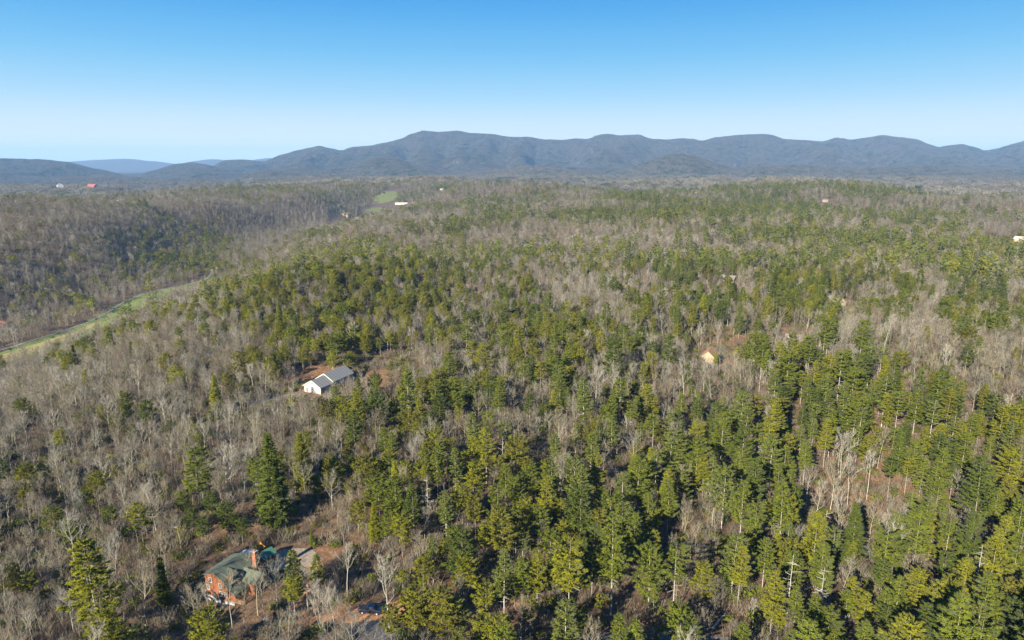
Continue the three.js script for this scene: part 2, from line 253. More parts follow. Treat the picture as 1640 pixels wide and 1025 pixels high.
// A leafless broadleaf tree: trunk and limbs in one soup, the twig haze of its crown in another
function bare(seed, o) {
  const r = RNG(seed), T = new Soup(), C = new Soup(), H = o.H, up = V(0, 1, 0), rb = H * o.girth;
  const bend = (d, k) => d.clone().add(V((r() - 0.5) * k, (r() - 0.35) * k, (r() - 0.5) * k)).normalize();
  const ribbon = (a, b, w) => { const d = b.clone().sub(a), s = V(r() - 0.5, r() - 0.5, r() - 0.5).cross(d).normalize().multiplyScalar(w); C.tri(a.clone().add(s), a.clone().sub(s), b, V(d.x * 0.1, 0.9, d.z * 0.1).normalize()); };
  function twigs(a, b, n, len, w, deep) {
    const d = b.clone().sub(a).normalize();
    for (let i = 0; i < n; i++) {
      const p = a.clone().lerp(b, 0.2 + 0.8 * ((i + r()) / n)), q = bend(d, 1.5).addScaledVector(up, 0.16).normalize(), l = len * (0.6 + 0.8 * r()), e = p.clone().addScaledVector(q, l);
      ribbon(p, e, w);
      if (deep) twigs(p, e, deep, len * 0.62, w * 0.72, 0);
    }
  }
  function limb(a, dir, L, ra, level) {
    const segs = o.lod ? 1 : level === 1 ? 3 : 2; let p = a, d = dir; const pts = [a];
    for (let i = 0; i < segs; i++) { const q = p.clone().addScaledVector(d, L / segs); T.stick(p, q, ra * (1 - (0.8 * i) / segs), ra * (1 - (0.8 * (i + 1)) / segs), 3); p = q; d = bend(d, 0.4).addScaledVector(up, 0.12).normalize(); pts.push(p); }
    const kids = level === 1 ? o.kids : 0;
    for (let i = 0; i < kids; i++) { const t = 0.3 + 0.7 * ((i + r()) / kids), f = t * segs, k = Math.min(segs - 1, Math.floor(f)), b = pts[k].clone().lerp(pts[k + 1], f - k); limb(b, bend(d, 1.5).addScaledVector(up, 0.2).normalize(), L * (0.32 + 0.25 * r()) * (1.25 - 0.5 * t), ra * 0.45, 2); }
    if (level === 2 || o.lod) twigs(pts[0], p, o.twigs, o.twig, o.width, o.deep); else twigs(pts[segs - 1], p, 3, o.twig, o.width, o.deep);
  }
  const forks = o.stems || 1;
  for (let f = 0; f < forks; f++) {
    let d = forks > 1 ? V(Math.cos((f / forks) * 6.28) * 0.22, 1, Math.sin((f / forks) * 6.28) * 0.22).normalize() : bend(up, 0.1), p = V(0, -0.5, 0);
    const n = o.lod ? 3 : 6, hs = H * (forks > 1 ? 0.85 + 0.15 * r() : 1), pts = [p];
    for (let i = 0; i < n; i++) { const q = p.clone().addScaledVector(d, (hs * 0.94) / n); T.stick(p, q, (rb / Math.sqrt(forks)) * (1 - (0.92 * i) / n), (rb / Math.sqrt(forks)) * (1 - (0.92 * (i + 1)) / n), o.lod ? 3 : 5); p = q; pts.push(p); d = bend(d, 0.22).addScaledVector(up, 0.2).normalize(); }
    const m = Math.round(o.limbs / forks), a0 = r() * 6.28;
    for (let i = 0; i < m; i++) {
      const t = lerp(o.base, 0.97, Math.pow((i + 0.6 * r()) / m, 0.8)), f2 = t * n, k = Math.min(n - 1, Math.floor(f2)), b = pts[k].clone().lerp(pts[k + 1], f2 - k), a = a0 + i * 2.4 + (r() - 0.5), e = lerp(o.rise, 1.3, t * t), s = (t - o.base) / (1 - o.base);
      limb(b, V(Math.cos(a), e, Math.sin(a)).normalize(), o.R * (0.75 + 0.5 * r()) * lerp(1.15, 0.45, s * s), (rb / Math.sqrt(forks)) * lerp(0.42, 0.2, s), 1);
    }
  }
  return { trunk: T.geo(), crown: C.geo(), H };
}
function snag(seed, H) {
  const r = RNG(seed), T = new Soup(), C = new Soup(), n = 6;
  for (let i = 0; i < n; i++) T.stick(V(0, (H * i) / n - (i ? 0 : 0.5), 0), V(0.02 * i, (H * (i + 1)) / n, 0.015 * i), H * 0.0075 * (1 - (0.8 * i) / n), H * 0.0075 * (1 - (0.8 * (i + 1)) / n), 5);
  for (let i = 0; i < 34; i++) { const y = H * (0.3 + 0.68 * r()), a = r() * 6.28, L = 0.6 + 2.6 * (1 - y / H) + 1.4 * r(), p = V(0, y, 0), q = V(Math.cos(a) * L, y + (r() - 0.45) * L * 0.6, Math.sin(a) * L); C.stick(p, q, 0.06, 0.02, 3); if (r() < 0.7) C.stick(p.clone().lerp(q, 0.5), q.clone().add(V((r() - 0.5) * 1.5, r() - 0.2, (r() - 0.5) * 1.5)), 0.035, 0.012, 3); }
  return { trunk: T.geo(), crown: C.geo(), H };
}
const WP = { H: 24, R: 5.3, base: 0.3, gap: 0.92, per: 5.2, tufts: 19, tuft: 1.02, fat: 0.22, blades: 3, droop: 0.04, curl: 0.16, round: 0, fan: 1, puff: 0.5, gaps: 0.12, dead: 16 };
const RP = { H: 17, R: 4.6, base: 0.36, gap: 0.68, per: 5, tufts: 12, tuft: 0.9, fat: 0.24, blades: 4, droop: 0.12, curl: 0.22, round: 0.85, fan: 0.9, puff: 0.9, gaps: 0.16, dead: 12 };
const HK = { H: 24, R: 4.6, base: 0.06, gap: 0.55, per: 6, tufts: 12, tuft: 1.0, fat: 0.26, blades: 3, droop: 0.0, curl: -0.1, round: 0.12, fan: 1, puff: 0.3, gaps: 0.04, dead: 0 };
const BS = { H: 16.5, girth: 0.0125, R: 5.0, base: 0.3, rise: 0.62, limbs: 13, kids: 5, twigs: 5, twig: 1.2, width: 0.027, deep: 3 };
const near = {
  tiered: [1, 2, 3, 4, 5, 6, 7].map((s) => conifer(s * 17, { ...WP, R: WP.R * [1, 0.85, 1.15, 0.9, 1.05, 0.75, 1.25][s - 1], base: [0.28, 0.4, 0.22, 0.48, 0.34, 0.55, 0.3][s - 1], gaps: [0.1, 0.14, 0.1, 0.25, 0.12, 0.3, 0.2][s - 1], round: [0.1, 0.25, 0.35, 0.5, 0, 0.7, 0.55][s - 1], cut: [1, 1, 1, 0.9, 1, 0.93, 1][s - 1] })),
  round: [1, 2, 3, 4].map((s) => conifer(s * 31 + 5, { ...RP, R: RP.R * [1, 0.85, 1.15, 0.95][s - 1], base: [0.35, 0.5, 0.3, 0.42][s - 1] })),
  conical: [1, 2].map((s) => conifer(s * 47 + 3, { ...HK, R: HK.R * [1, 0.8][s - 1] })),
  spreading: [1, 2, 3, 4].map((s) => bare(s * 13 + 1, { ...BS, R: BS.R * [1, 1.2, 0.9, 1.1][s - 1], base: [0.34, 0.28, 0.42, 0.3][s - 1] })),
  slender: [1, 2, 3].map((s) => bare(s * 19 + 2, { ...BS, H: 18, R: 3.0, base: [0.42, 0.52, 0.36][s - 1], rise: 1.05, limbs: 11, kids: 4, twigs: 4, girth: 0.0082 })),
  forked: [1, 2].map((s) => bare(s * 23 + 4, { ...BS, H: 15.5, R: 3.4, stems: 3, limbs: 18, kids: 4, rise: 1.1 })),
  snag: [1, 2].map((s) => snag(s * 29, 22)),
};
const lodWP = { ...WP, lod: 1, gap: 1.9, per: 5, tufts: 4, tuft: 2.1, fat: 0.3, blades: 2 }, lodRP = { ...RP, lod: 1, gap: 1.5, per: 5, tufts: 4, tuft: 1.8, fat: 0.28, blades: 2 };
const mid = {
  tiered: [1, 2, 3].map((s) => conifer(s * 61, { ...lodWP, R: WP.R * [1.15, 1, 1.3][s - 1], round: [0.2, 0.5, 0.4][s - 1] })), round: [1, 2, 3].map((s) => conifer(s * 67, { ...lodRP, R: RP.R * [1.12, 1, 1.25][s - 1] })), conical: [conifer(71, { ...HK, lod: 1, gap: 1.6, per: 5, tufts: 4, tuft: 1.8, fat: 0.28, blades: 2 })],
  spreading: [1, 2, 3].map((s) => bare(s * 73, { ...BS, lod: 1, kids: 0, limbs: 14, twigs: 8, twig: 2.2, width: 0.08, deep: 2 })), slender: [1, 2].map((s) => bare(s * 79, { ...BS, lod: 1, R: 2.8, rise: 1.2, kids: 0, limbs: 13, twigs: 8, twig: 1.9, width: 0.08, deep: 2, girth: 0.009 })), forked: [bare(83, { ...BS, H: 15.5, lod: 1, stems: 3, R: 3.2, rise: 1.1, kids: 0, limbs: 15, twigs: 8, twig: 1.9, width: 0.08, deep: 2 })],
};

// ------------------------------------------------------------------ where which trees stand
// Survey of the woods as seen from the drone: share of evergreens (0..9), one row per distance band (far to near), one column per bearing.
const ROWS = [280, 300, 320, 340, 360, 380, 400, 425, 450, 475, 500, 525, 550, 575, 600, 625, 650, 675, 700, 725, 750, 775, 800, 825, 850, 875, 900, 925, 950, 975, 1000, 1025];
const SURVEY = `000000011 2211111222 3334443322 222332211 0|111111122 3322222344 3433333233 222332222 2|222222233 4443222344 3322333334 444333222 2|111111112 2211112334 4434344333 333223322 2|421124444 1112234344 4444455444 554334443 3|223334455 1123454443 3433344556 766666655 5|111223554 1145555554 4544445666 545455655 5|112133454 4566676554 5565556676 655555555 5|122222224 7777677655 5433446654 766655556 6|113321136 8877777655 5433345653 666444445 5|112233456 5555566666 7543244554 555334344 4|111222223 4677665555 6676344546 443222344 4|122222222 3688864443 6776544444 455333333 3|111113334 4676666555 7785453333 477776533 4|122222333 2232255776 4555453334 788887653 4|113444455 2255566665 4466764334 688888888 7|223555544 1345567765 2345765433 788888889 8|433444543 3567766543 2336767656 787888889 8|333454533 5777676555 4445677766 876788888 8|333445444 6887677655 6666777777 875778888 8|544554334 7887676676 7777787656 754688876 7|766654434 7765577777 8888876656 754588867 6|755555644 8743467788 8888886655 876467766 6|545556545 8733566788 8888876545 875444656 5|544454446 8534666777 8888766546 876445656 5|433343344 3434777777 8777766556 888656777 7|335654422 1233777776 8876666556 888788888 8|445654422 1243466677 8876666556 888788888 8|444664312 1233345577 8876776666 777888888 8|433663311 1133234567 8876777777 777888888 8|433553313 1123245578 8876777777 777888888 8|433553326 1123446678 8876777777 777888888 8`.split('|').map((s) => [...s.replace(/ /g, '')].map(Number));
const TILT = Math.tan(THREE.MathUtils.degToRad(12.85)), CT = 1 / Math.hypot(1, TILT), ST = TILT * CT;
function evergreen(x, z, h) {
  const top = Math.min(h + 12, 88), s = EYE / (EYE - top), d = -z * s; if (d < 20) return 0.5;
  const q = EYE / d, Y = (1094 * (q * CT - ST)) / (CT + q * ST), col = clamp((820 + ((x * s) / d) * (1094 * CT - Y * ST)) / 42 - 0.5, 0, 37.99), y = Y + 512.5;
  if (y < 282) return clamp(0.28 + 0.5 * fbm(x / 300, z / 380, 3, 30), 0.05, 0.8);
  let i = 0; while (i < ROWS.length - 2 && y > ROWS[i + 1]) i++;
  const t = clamp((y - ROWS[i]) / (ROWS[i + 1] - ROWS[i]), 0, 1), j = Math.floor(col), u = col - j, g = (a, b) => SURVEY[a][b] / 9;
  return lerp(lerp(g(i, j), g(i, j + 1), u), lerp(g(i + 1, j), g(i + 1, j + 1), u), t) * lerp(0.95, 1, sst(y, 440, 620));
}
// no trees here: [x, z, radius]
const OPEN = [[-67, -146, 9], [-62, -139, 6], [-58, -158, 7.5], [-52, -158, 6], [-49, -149, 4], [-49.5, -141, 3.5], [-40, -136, 4.5], [-32, -137.5, 6], [-30, -131, 4], [-24, -138.5, 5], [-16, -137, 5], [-7, -134, 4], [24, -128, 4.5], [34, -128, 4.5], [44, -127, 3], [-87, -294, 7], [-81, -309, 7], [-91, -286, 5], [-99, -284, 7], [-107, -280, 6], [-97, -318, 8], [-103, -312, 6], [-68, -306, 9], [-62, -296, 8], [-64, -318, 6], [99, -332, 8], [99, -321, 8], [96, -309, 5], [115, -338, 9], [113, -328, 6], [150, -352, 8], [147, -342, 6], [232, -462, 7], [233, -450, 7], [233, -438, 6], [178, -556, 9], [176, -545, 8], [174, -534, 7], [694, -940, 24], [672, -915, 18], [690, -905, 20], [97, -184, 3], [105, -197, 3], [92, -171, 3], [-446, -583, 7], [-436, -575, 6], [230, -627, 9], [228, -614, 8]];
const FIELDS = [[[-380, -470], [-373, -580], [-388, -680], [-394, -760], [-373, -850]], [[-415, -2180], [-412, -2250], [-406, -2350]], [[-395, -2020], [-415, -2130]], [[-392, -1690], [-380, -1800]]], FW = [18, 38, 28, 36];
const LOW = [[-87, -292, 10, 26], [-67, -141, 12, 26], [-56, -158, 10, 18], [-32, -137, 6, 10], [100, -330, 13, 42], [116, -338, 9, 40], [151, -350, 8, 30], [97, -184, 9, 26], [233, -455, 12, 50], [178, -552, 6, 20], [230, -620, 10, 60], [690, -930, 40, 150], [-60, -318, 14, 30], [-438, -1800, 40, 260], [-351, -2140, 40, 300], [-230, -2250, 40, 300], [-2004, -3070, 40, 300], [-1863, -3070, 40, 300], [1011, -3160, 35, 300], [513, -1915, 30, 220], [666, -1460, 14, 60], [1071, -1985, 30, 200], [-402, -2080, 60, 420], [-385, -1740, 50, 240]];
function open(x, z) {
  for (const [cx, cz, R] of OPEN) if ((x - cx) ** 2 + (z - cz) ** 2 < R * R) return true;
  if (x < -150 && z < -400) for (let k = 0; k < FIELDS.length; k++) for (let i = 0; i < FIELDS[k].length - 1; i++) {
    const [ax, az] = FIELDS[k][i], [bx, bz] = FIELDS[k][i + 1], dx = bx - ax, dz = bz - az, t = clamp(((x - ax) * dx + (z - az) * dz) / (dx * dx + dz * dz), 0, 1);
    if (Math.hypot(x - ax - dx * t, z - az - dz * t) < FW[k]) return true;
  }
  if (z < -420 && z > -1000) { const [d, s] = valley(x, z); if (d < (s < 0 ? 1.5 : 5)) return true; }
  return false;
}
function young(x, z) {                                   // cut-over strips before far houses: low regrowth
  for (const [cx, cz, w, L] of LOW) { const R = Math.hypot(cx, cz), al = (x * cx + z * cz) / R, ac = Math.abs(x * cz - z * cx) / R; if (ac < w && al > R - L && al < R + 25) return lerp(0.25, 0.65, clamp((R - al) / L, 0, 1)); }
  return 1;
}
const PINE_TINT = [['deep green', 0.09, 0.118, 0.015], ['mid green', 0.136, 0.162, 0.015], ['yellow-green', 0.2, 0.204, 0.0135], ['olive green', 0.172, 0.168, 0.0155], ['grey-green', 0.138, 0.163, 0.031]];
const BARE_TINT = [['grey', 0.243, 0.233, 0.19], ['brown-grey', 0.18, 0.161, 0.122], ['pale', 0.335, 0.32, 0.272], ['reddish', 0.2, 0.156, 0.112], ['tan', 0.255, 0.229, 0.164]];
const trees = [];                                        // the near woods, one record a tree
const rand = RNG(2024);
const pick = (list, r) => list[Math.floor(r * list.length * 0.9999)];
function kindAt(x, z, h, r) {
  const e = evergreen(x, z, h) + 0.36 * fbm(x / 26, z / 26, 2, 12) + 0.48 * fbm(x / 110, z / 150, 2, 15) + 0.3 * sst(Math.hypot(x, z), 450, 900) * fbm(x / 420, z / 520, 2, 18);
  if (r() < clamp(lerp(0.92 * Math.pow(Math.max(0, e), 1.35), 0.92 * sst(e, 0.25, 0.95), 0.35), 0, 0.93)) {
    const q = r(), right = clamp((x / Math.max(60, -z) + 0.35) * 1.4, 0.1, 0.9);
    const form = q < right ? 'tiered' : q < 0.985 ? 'round' : 'conical', w = fbm(x / 55, z / 55, 2, 40);
    const tint = form === 'tiered' ? pick([1, 1, 2, 4, 1, 0, 3], clamp(r() * 0.7 + 0.15 + w * 0.5, 0, 1)) : form === 'round' ? pick([0, 3, 2, 1, 2, 3], clamp(r() * 0.7 + 0.15 + w * 0.5, 0, 1)) : pick([0, 2, 1], r());
    return { pine: true, form, tint };
  }
  const q = r(), w = fbm(x / 70, z / 70, 2, 50);
  return { pine: false, form: q < 0.5 ? 'spreading' : q < 0.8 ? 'slender' : 'forked', tint: pick([0, 0, 1, 1, 4, 0, 2, 3, 1, 4], clamp(r() * 0.8 + 0.1 + w * 0.6, 0, 1)) };
}
function plant(list, zmin, rmax, cell, fill, size, only) {
  for (let i = Math.floor((-rmax * 0.86) / cell); i < (rmax * 0.86) / cell; i++) for (let k = Math.floor((zmin * 0.6) / cell); k < rmax / cell; k++) {
    const x = (i + rand()) * cell, z = -(k + rand()) * cell, a = rand(), r = Math.hypot(x, z);
    if (Math.abs(x) > -z * 0.86 + 40 || r < zmin || r > rmax || a > fill || open(x, z)) continue;
    const h = groundY(x, z), t = kindAt(x, z, h, rand); if (only && t.pine) continue;
    t.x = x; t.z = z; t.h = h; t.r = r; t.yaw = rand() * 6.283; t.v = rand(); t.s = (t.pine ? lerp(0.62, 1.16, rand()) : lerp(0.62, 1.12, rand())) * size * young(x, z);
    { const q = rand(); if (q < 0.2) t.s *= 0.62; else if (q > 0.93) t.s *= 1.28; }
    t.b = lerp(0.78, 1.22, rand()) * (t.pine ? lerp(1, 0.78, sst(r, 450, 1300)) : lerp(1, 0.82, sst(r, 600, 1500))); list.push(t);
  }
}
plant(trees, 92, 640, 5.7, 0.95, 0.7);
plant(trees, 92, 640, 6.4, 0.85, 0.62, true);
const LAND = [];                                         // trees with a place and a label of their own
function landmark(form, x, z, s, tint, label, yaw = 0, v = 0) { LAND.push({ form, x, z, h: groundY(x, z), r: Math.hypot(x, z), s, tint, label, yaw, v, pine: form === 'tiered' || form === 'round' || form === 'conical', snag: form === 'snag', b: 1 }); }
landmark('conical', -65.7, -172.6, 1.18, 0, 'tall dark dense hemlock standing behind the green roofed cabin', 1, 0);
landmark('conical', -119.5, -261.4, 0.72, 2, 'solitary yellow-green cone shaped evergreen in the bare wood');
landmark('tiered', -51.0, -143.2, 0.5, 1, 'first of two tiered pines beside the reddish cabin drive', 2, 2);
landmark('tiered', -45.6, -142.6, 0.5, 1, 'second of two tiered pines, farther from the cabin drive', 4, 0);
landmark('tiered', -88.2, -127.5, 1.02, 2, 'very broad bright yellow-green pine in the lower shaded woods', 0.6, 2);
landmark('round', -111.5, -140, 0.55, 2, 'small bright pine on a thin bent stem in dark shade', 0, 1);
landmark('conical', -80.6, -140.2, 0.55, 1, 'short pale green conical pine by the cabin gable end', 1, 1);
landmark('round', -61.5, -121, 0.72, 2, 'rounded bright green pine at the bottom edge below the cabin', 3, 2);
landmark('conical', -53.4, -164.5, 0.2, 1, 'small bushy evergreen on the clay bank above the turnaround');
landmark('spreading', -53.4, -137, 0.78, 0, 'bare tree with a forked grey crown over the cabin shadow', 1, 2);
landmark('slender', -57.6, -136.2, 0.9, 4, 'tall thin bare tree in front of the cabin roof', 2, 0);
landmark('slender', -79.5, -129.5, 1.0, 4, 'tall bare tree with swept branches beside the broad bright pine', 0, 1);
landmark('spreading', -99.6, -173.3, 0.85, 2, 'pale bare oak spreading over the brown bank', 2, 1);
landmark('spreading', -84.2, -185.7, 0.95, 2, 'white barked bare tree above the dark hollow', 1, 0);
landmark('slender', -38.8, -142.3, 0.8, 2, 'thin pale pole of a tree between turnaround and pickup', 0, 1);
landmark('slender', -27, -131.6, 1.15, 2, 'tall thin white trunk rising just past the pickup nose', 1, 2);
landmark('forked', -41.8, -131, 0.85, 2, 'leaning silvery dead branches before the cabin drive', 2, 1);
[[-86, -167, 0.5], [-81, -163, 0.5], [-77, -168, 0.55], [-72, -165, 0.45], [-83, -173, 0.5]].forEach(([x, z, s], i) => landmark('round', x, z, s, 0, ['first', 'second', 'third', 'fourth', 'fifth'][i] + ' dark evergreen in the black hollow behind the cabin', i, i));
[[-63, -266, 0.6], [-55, -262, 0.66], [-70, -258, 0.55], [-60, -252, 0.62]].forEach(([x, z, s], i) => landmark('tiered', x, z, s, [0, 1, 1, 2][i], ['first', 'second', 'third', 'fourth'][i] + ' of four large pines just below the grey roofed house', i, i));
[[88, -166, 0.8], [93, -176, 0.95], [100, -181, 0.85], [97, -190, 1], [111, -196, 0.9], [114, -203, 0.8], [103, -178, 0.75], [120, -208, 0.9], [90, -184, 0.85]].forEach(([x, z, s], i) => landmark(i % 3 ? 'slender' : 'spreading', x, z, s, [4, 2, 4, 4, 2, 1, 4, 4, 2][i], ['first', 'second', 'third', 'fourth', 'fifth', 'sixth', 'seventh', 'eighth', 'ninth'][i] + ' of the bare pale trees scattered over the orange ravine floor', i * 1.7, i));
[[-62, -132.5, 0.8], [-66.5, -133, 0.7], [-58.5, -130.5, 0.75], [-71, -134, 0.65], [-55, -133, 0.7]].forEach(([x, z, s], i) => landmark(i % 2 ? 'spreading' : 'slender', x, z, s, [4, 0, 1, 4, 0][i], ['first', 'second', 'third', 'fourth', 'fifth'][i] + ' of the bare trees screening the cabin on its downhill side', i * 1.9, i));
landmark('tiered', 12.2, -130, 1.0, 2, 'bright pointed pine in the bottom middle of the woods', 3, 3);
landmark('tiered', 22.5, -136.5, 1.05, 1, 'tall dark sided pine beside a black gap of shade', 5, 1);
landmark('spreading', 30.4, -168, 0.6, 3, 'small reddish bare tree on a tan opening', 1, 2);
landmark('snag', 60, -131, 0.85, 2, 'dead white pine trunk with short stubs near the grey road');
landmark('snag', 76.6, -151.5, 0.8, 2, 'dead white trunk in front of the orange ravine', 2, 1);
landmark('forked', 106.5, -205, 1.15, 2, 'pair of tall white barked trees over the orange ravine', 1, 0);
landmark('slender', 103, -192, 1.0, 2, 'single white trunk standing in the orange ravine', 3, 1);
landmark('snag', 104, -136, 0.8, 2, 'dead white trunk low among the right hand pines', 4, 0);
landmark('snag', 67, -131, 0.7, 2, 'short dead white trunk at the bottom edge', 1, 1);
landmark('tiered', -22.9, -334.6, 0.85, 1, 'straight pine on a tall white trunk above the bare wood', 1, 3);
landmark('conical', 96, -309, 0.6, 2, 'yellow-green cone shaped evergreen beside the tan gabled house', 1, 1);
landmark('tiered', 44, -284, 1.0, 0, 'large spreading dark pine at the edge of the bare wood', 2, 2);
landmark('tiered', 68, -284, 0.92, 0, 'large dark pine below the tan gabled house', 3, 0);
landmark('tiered', -39, -243, 1.0, 1, 'tall pine in the pair past the grey roofed house', 4, 4);
landmark('tiered', 112, -458, 1.0, 0, 'flat topped dark pine alone over the bare far wood', 0, 3);
landmark('snag', -23.2, -171.5, 0.75, 2, 'dead white pine trunk with cross branches on the mid slope', 0, 1);
landmark('snag', -2.9, -197, 0.75, 2, 'broken white dead pine on the slope above the tan track', 2, 0);
for (let i = trees.length - 1; i >= 0; i--) if (LAND.some((L) => Math.hypot(L.x - trees[i].x, L.z - trees[i].z) < (L.s > 0.9 ? 4.6 : 3.4))) trees.splice(i, 1);

const M = {
  pine: PINE_TINT.map(([, r, g, b]) => leafMat(r, g, b)), bark: PINE_TINT.map((_, i) => mat(...[[0.2, 0.17, 0.14], [0.3, 0.27, 0.24], [0.24, 0.21, 0.18], [0.19, 0.16, 0.13], [0.42, 0.39, 0.35]][i])),
  limb: BARE_TINT.map(([, r, g, b]) => mat(r * 1.08, g * 1.08, b * 1.08)), twig: BARE_TINT.map(([, r, g, b]) => mat(r * 0.95, g * 0.92, b * 0.89)), snag: mat(0.42, 0.395, 0.355),
};
const shapeOf = (t) => pick(near[t.form], t.v < 1 ? t.v : 0), landShape = (t) => near[t.form][t.v % near[t.form].length];
const proto = new Map();
function individual(t, shape, name, label, category, group) {
  const key = t.form + near[t.form].indexOf(shape) + '/' + t.tint; let o;
  if (!proto.has(key)) {
    o = new THREE.Group();
    part('trunk', shape.trunk, t.form === 'snag' ? M.snag : t.pine ? M.bark[t.tint] : M.limb[t.tint], o);
    part('crown', shape.crown, t.form === 'snag' ? M.snag : t.pine ? M.pine[t.tint] : M.twig[t.tint], o);
    proto.set(key, o);
  } else o = proto.get(key).clone();
  o.name = numbered(name); o.userData = {}; o.position.set(t.x, t.h, t.z); o.rotation.set(0, t.yaw, 0); o.scale.setScalar(t.s); scene.add(o);
  return tag(o, label, category, group);
}
const NAME = { tiered: 'pine_tree', round: 'pine_tree', conical: 'hemlock_tree', spreading: 'bare_tree', slender: 'bare_tree', forked: 'bare_tree', snag: 'dead_tree' };
for (const t of LAND) individual(t, landShape(t), NAME[t.form], t.label, t.form === 'snag' ? 'dead tree' : t.pine ? (t.form === 'conical' ? 'evergreen tree' : 'pine tree') : 'bare tree');
// the 300 of each kind that show largest become things of their own
const ZONES = [[-97, -121, 'in the lower left corner'], [-82, -125, 'left of the cabin, bottom edge'], [-64, -121, 'just below the green roofed cabin'], [-77, -147, 'on the bank left of the cabin'], [-68, -162, 'in the dark hollow behind the cabin'], [-43, -143, 'beside the gravel turnaround'], [-36, -119, 'between cabin drive and pickup, bottom edge'], [-24, -134, 'on the slope above the pickup'], [-15, -117, 'along the dirt track past the pickup'], [0, -123, 'at the bottom edge, middle'], [18, -125, 'around the dark gap at bottom centre'], [36, -123, 'above the grey road, bottom edge'], [56, -125, 'along the bottom edge, right of centre'], [79, -125, 'in the lower right pines'], [100, -125, 'in the lower right corner'], [83, -155, 'around the orange ravine'], [108, -159, 'right of the orange ravine'], [136, -176, 'near the right edge'], [69, -169, 'left of the orange ravine'], [38, -159, 'among the snags right of centre'], [13, -162, 'in the central lower pines'], [-13, -162, 'on the slope below picture centre'], [-38, -176, 'on the striped brown slope'], [-65, -184, 'around the tall dark hemlock'], [-94, -184, 'in mixed woods above the cabin'], [-131, -184, 'in mixed woods, left edge'], [-73, -235, 'below the grey roofed house'], [-27, -235, 'right of the grey roofed house'], [17, -223, 'in the bare wood at centre'], [62, -212, 'below the tan gabled house'], [130, -223, 'on the big pine knoll']];
function inFrame(t) { const top = t.h + near[t.form][0].H * t.s * 0.62, d = -t.z * CT + (EYE - top) * ST; t.px = (t.x / d) * 1094; return Math.abs(t.px) < 812 && upOf(top, t.z) < 505; }
function upOf(y, z) { const dy = EYE - y, d = -z * CT + dy * ST; return ((dy * CT + z * ST) / d) * 1094; }
for (const pine of [true, false]) {
  const some = trees.filter((t) => t.pine === pine && t.form !== 'conical' && inFrame(t)).sort((a, b) => (near[b.form][0].H * b.s) / b.r - (near[a.form][0].H * a.s) / a.r).slice(0, 282);
  for (const t of some) {
    t.single = true;
    let best = 1e9; for (const [zx, zz, words] of ZONES) { const d = Math.hypot(t.x / t.r - zx / Math.hypot(zx, zz), 1.6 * Math.log(t.r / Math.hypot(zx, zz))); if (d < best) { best = d; t.zone = words; } }
    const size = t.s > 0.78 ? 'tall' : t.s > 0.55 ? 'mid-height' : 'short', tint = (pine ? PINE_TINT : BARE_TINT)[t.tint][0];
    const form = { tiered: 'tiered pine', round: 'round-headed pine', spreading: 'spreading bare tree', slender: 'slender bare tree', forked: 'fork-trunked bare tree' }[t.form];
    t.words = [size, tint, form].join(' ');
  }
  const seen = new Map();
  for (const t of some.sort((a, b) => a.px - b.px)) { const k = t.words + '|' + t.zone; if (!seen.has(k)) seen.set(k, []); seen.get(k).push(t); }
  const ORD = ['first', 'second', 'third', 'fourth', 'fifth', 'sixth', 'seventh', 'eighth', 'ninth', 'tenth', 'eleventh', 'twelfth'];
  for (const list of seen.values()) list.forEach((t, i) => {
    const label = list.length === 1 ? t.words + ' ' + t.zone : `${t.words}, ${i === list.length - 1 ? 'last' : ORD[i]} from the left, ${t.zone}`;
    individual(t, shapeOf(t), NAME[t.form], label, pine ? 'pine tree' : 'bare tree', pine ? 'pines of the near woods' : 'leafless trees of the near woods');
  });
}
// all other trees: instanced woods
const woods = { true: new Map(), false: new Map() }, far = [];
plant(far, 640, 2600, 6.4, 0.97, 0.78);
plant(far, 640, 1800, 8, 0.8, 0.62, true);
const woodMat = { true: [mat(0.27, 0.24, 0.205), leafMat(1, 1, 1)], false: [mat(1, 1, 1), mat(0.95, 0.91, 0.88)] };
function gather(list, set) {
  for (const t of list) {
    if (t.single) continue;
    const shape = pick(set[t.form], t.v), m = woods[t.pine]; if (!m.has(shape)) m.set(shape, []); m.get(shape).push(t);
  }
}
gather(trees, near); gather(far, mid);
const dummy = new THREE.Object3D(), tone = new THREE.Color();
const lay1 = new THREE.Matrix4();
function copies(name, geo, mats, list, parent, tint) {
  const im = new THREE.InstancedMesh(geo, mats, list.length); im.name = name; shade(im);
  list.forEach((t, i) => {
    dummy.position.set(t.x, t.h - 0.1, t.z); dummy.rotation.set(0, t.yaw, 0); dummy.scale.set(t.s * (t.wide ?? 1), t.s, t.s * (t.wide ?? 1)); dummy.updateMatrix();
    if (t.gx !== undefined) dummy.matrix.premultiply(lay1.set(1, 0, 0, 0, t.gx, 1, t.gz, t.h - t.gx * t.x - t.gz * t.z - t.h, 0, 0, 1, 0, 0, 0, 0, 1));   // follows the slope
    im.setMatrixAt(i, dummy.matrix);
    if (tint) im.setColorAt(i, tint(t));
  });
  parent.add(im); return im;
}
const pineTone = (t) => { const [, r, g, b] = PINE_TINT[t.tint]; return tone.setRGB(r * t.b, g * t.b, b * t.b); }, bareTone = (t) => { const [, r, g, b] = BARE_TINT[t.tint]; return tone.setRGB(r * t.b, g * t.b, b * t.b); };
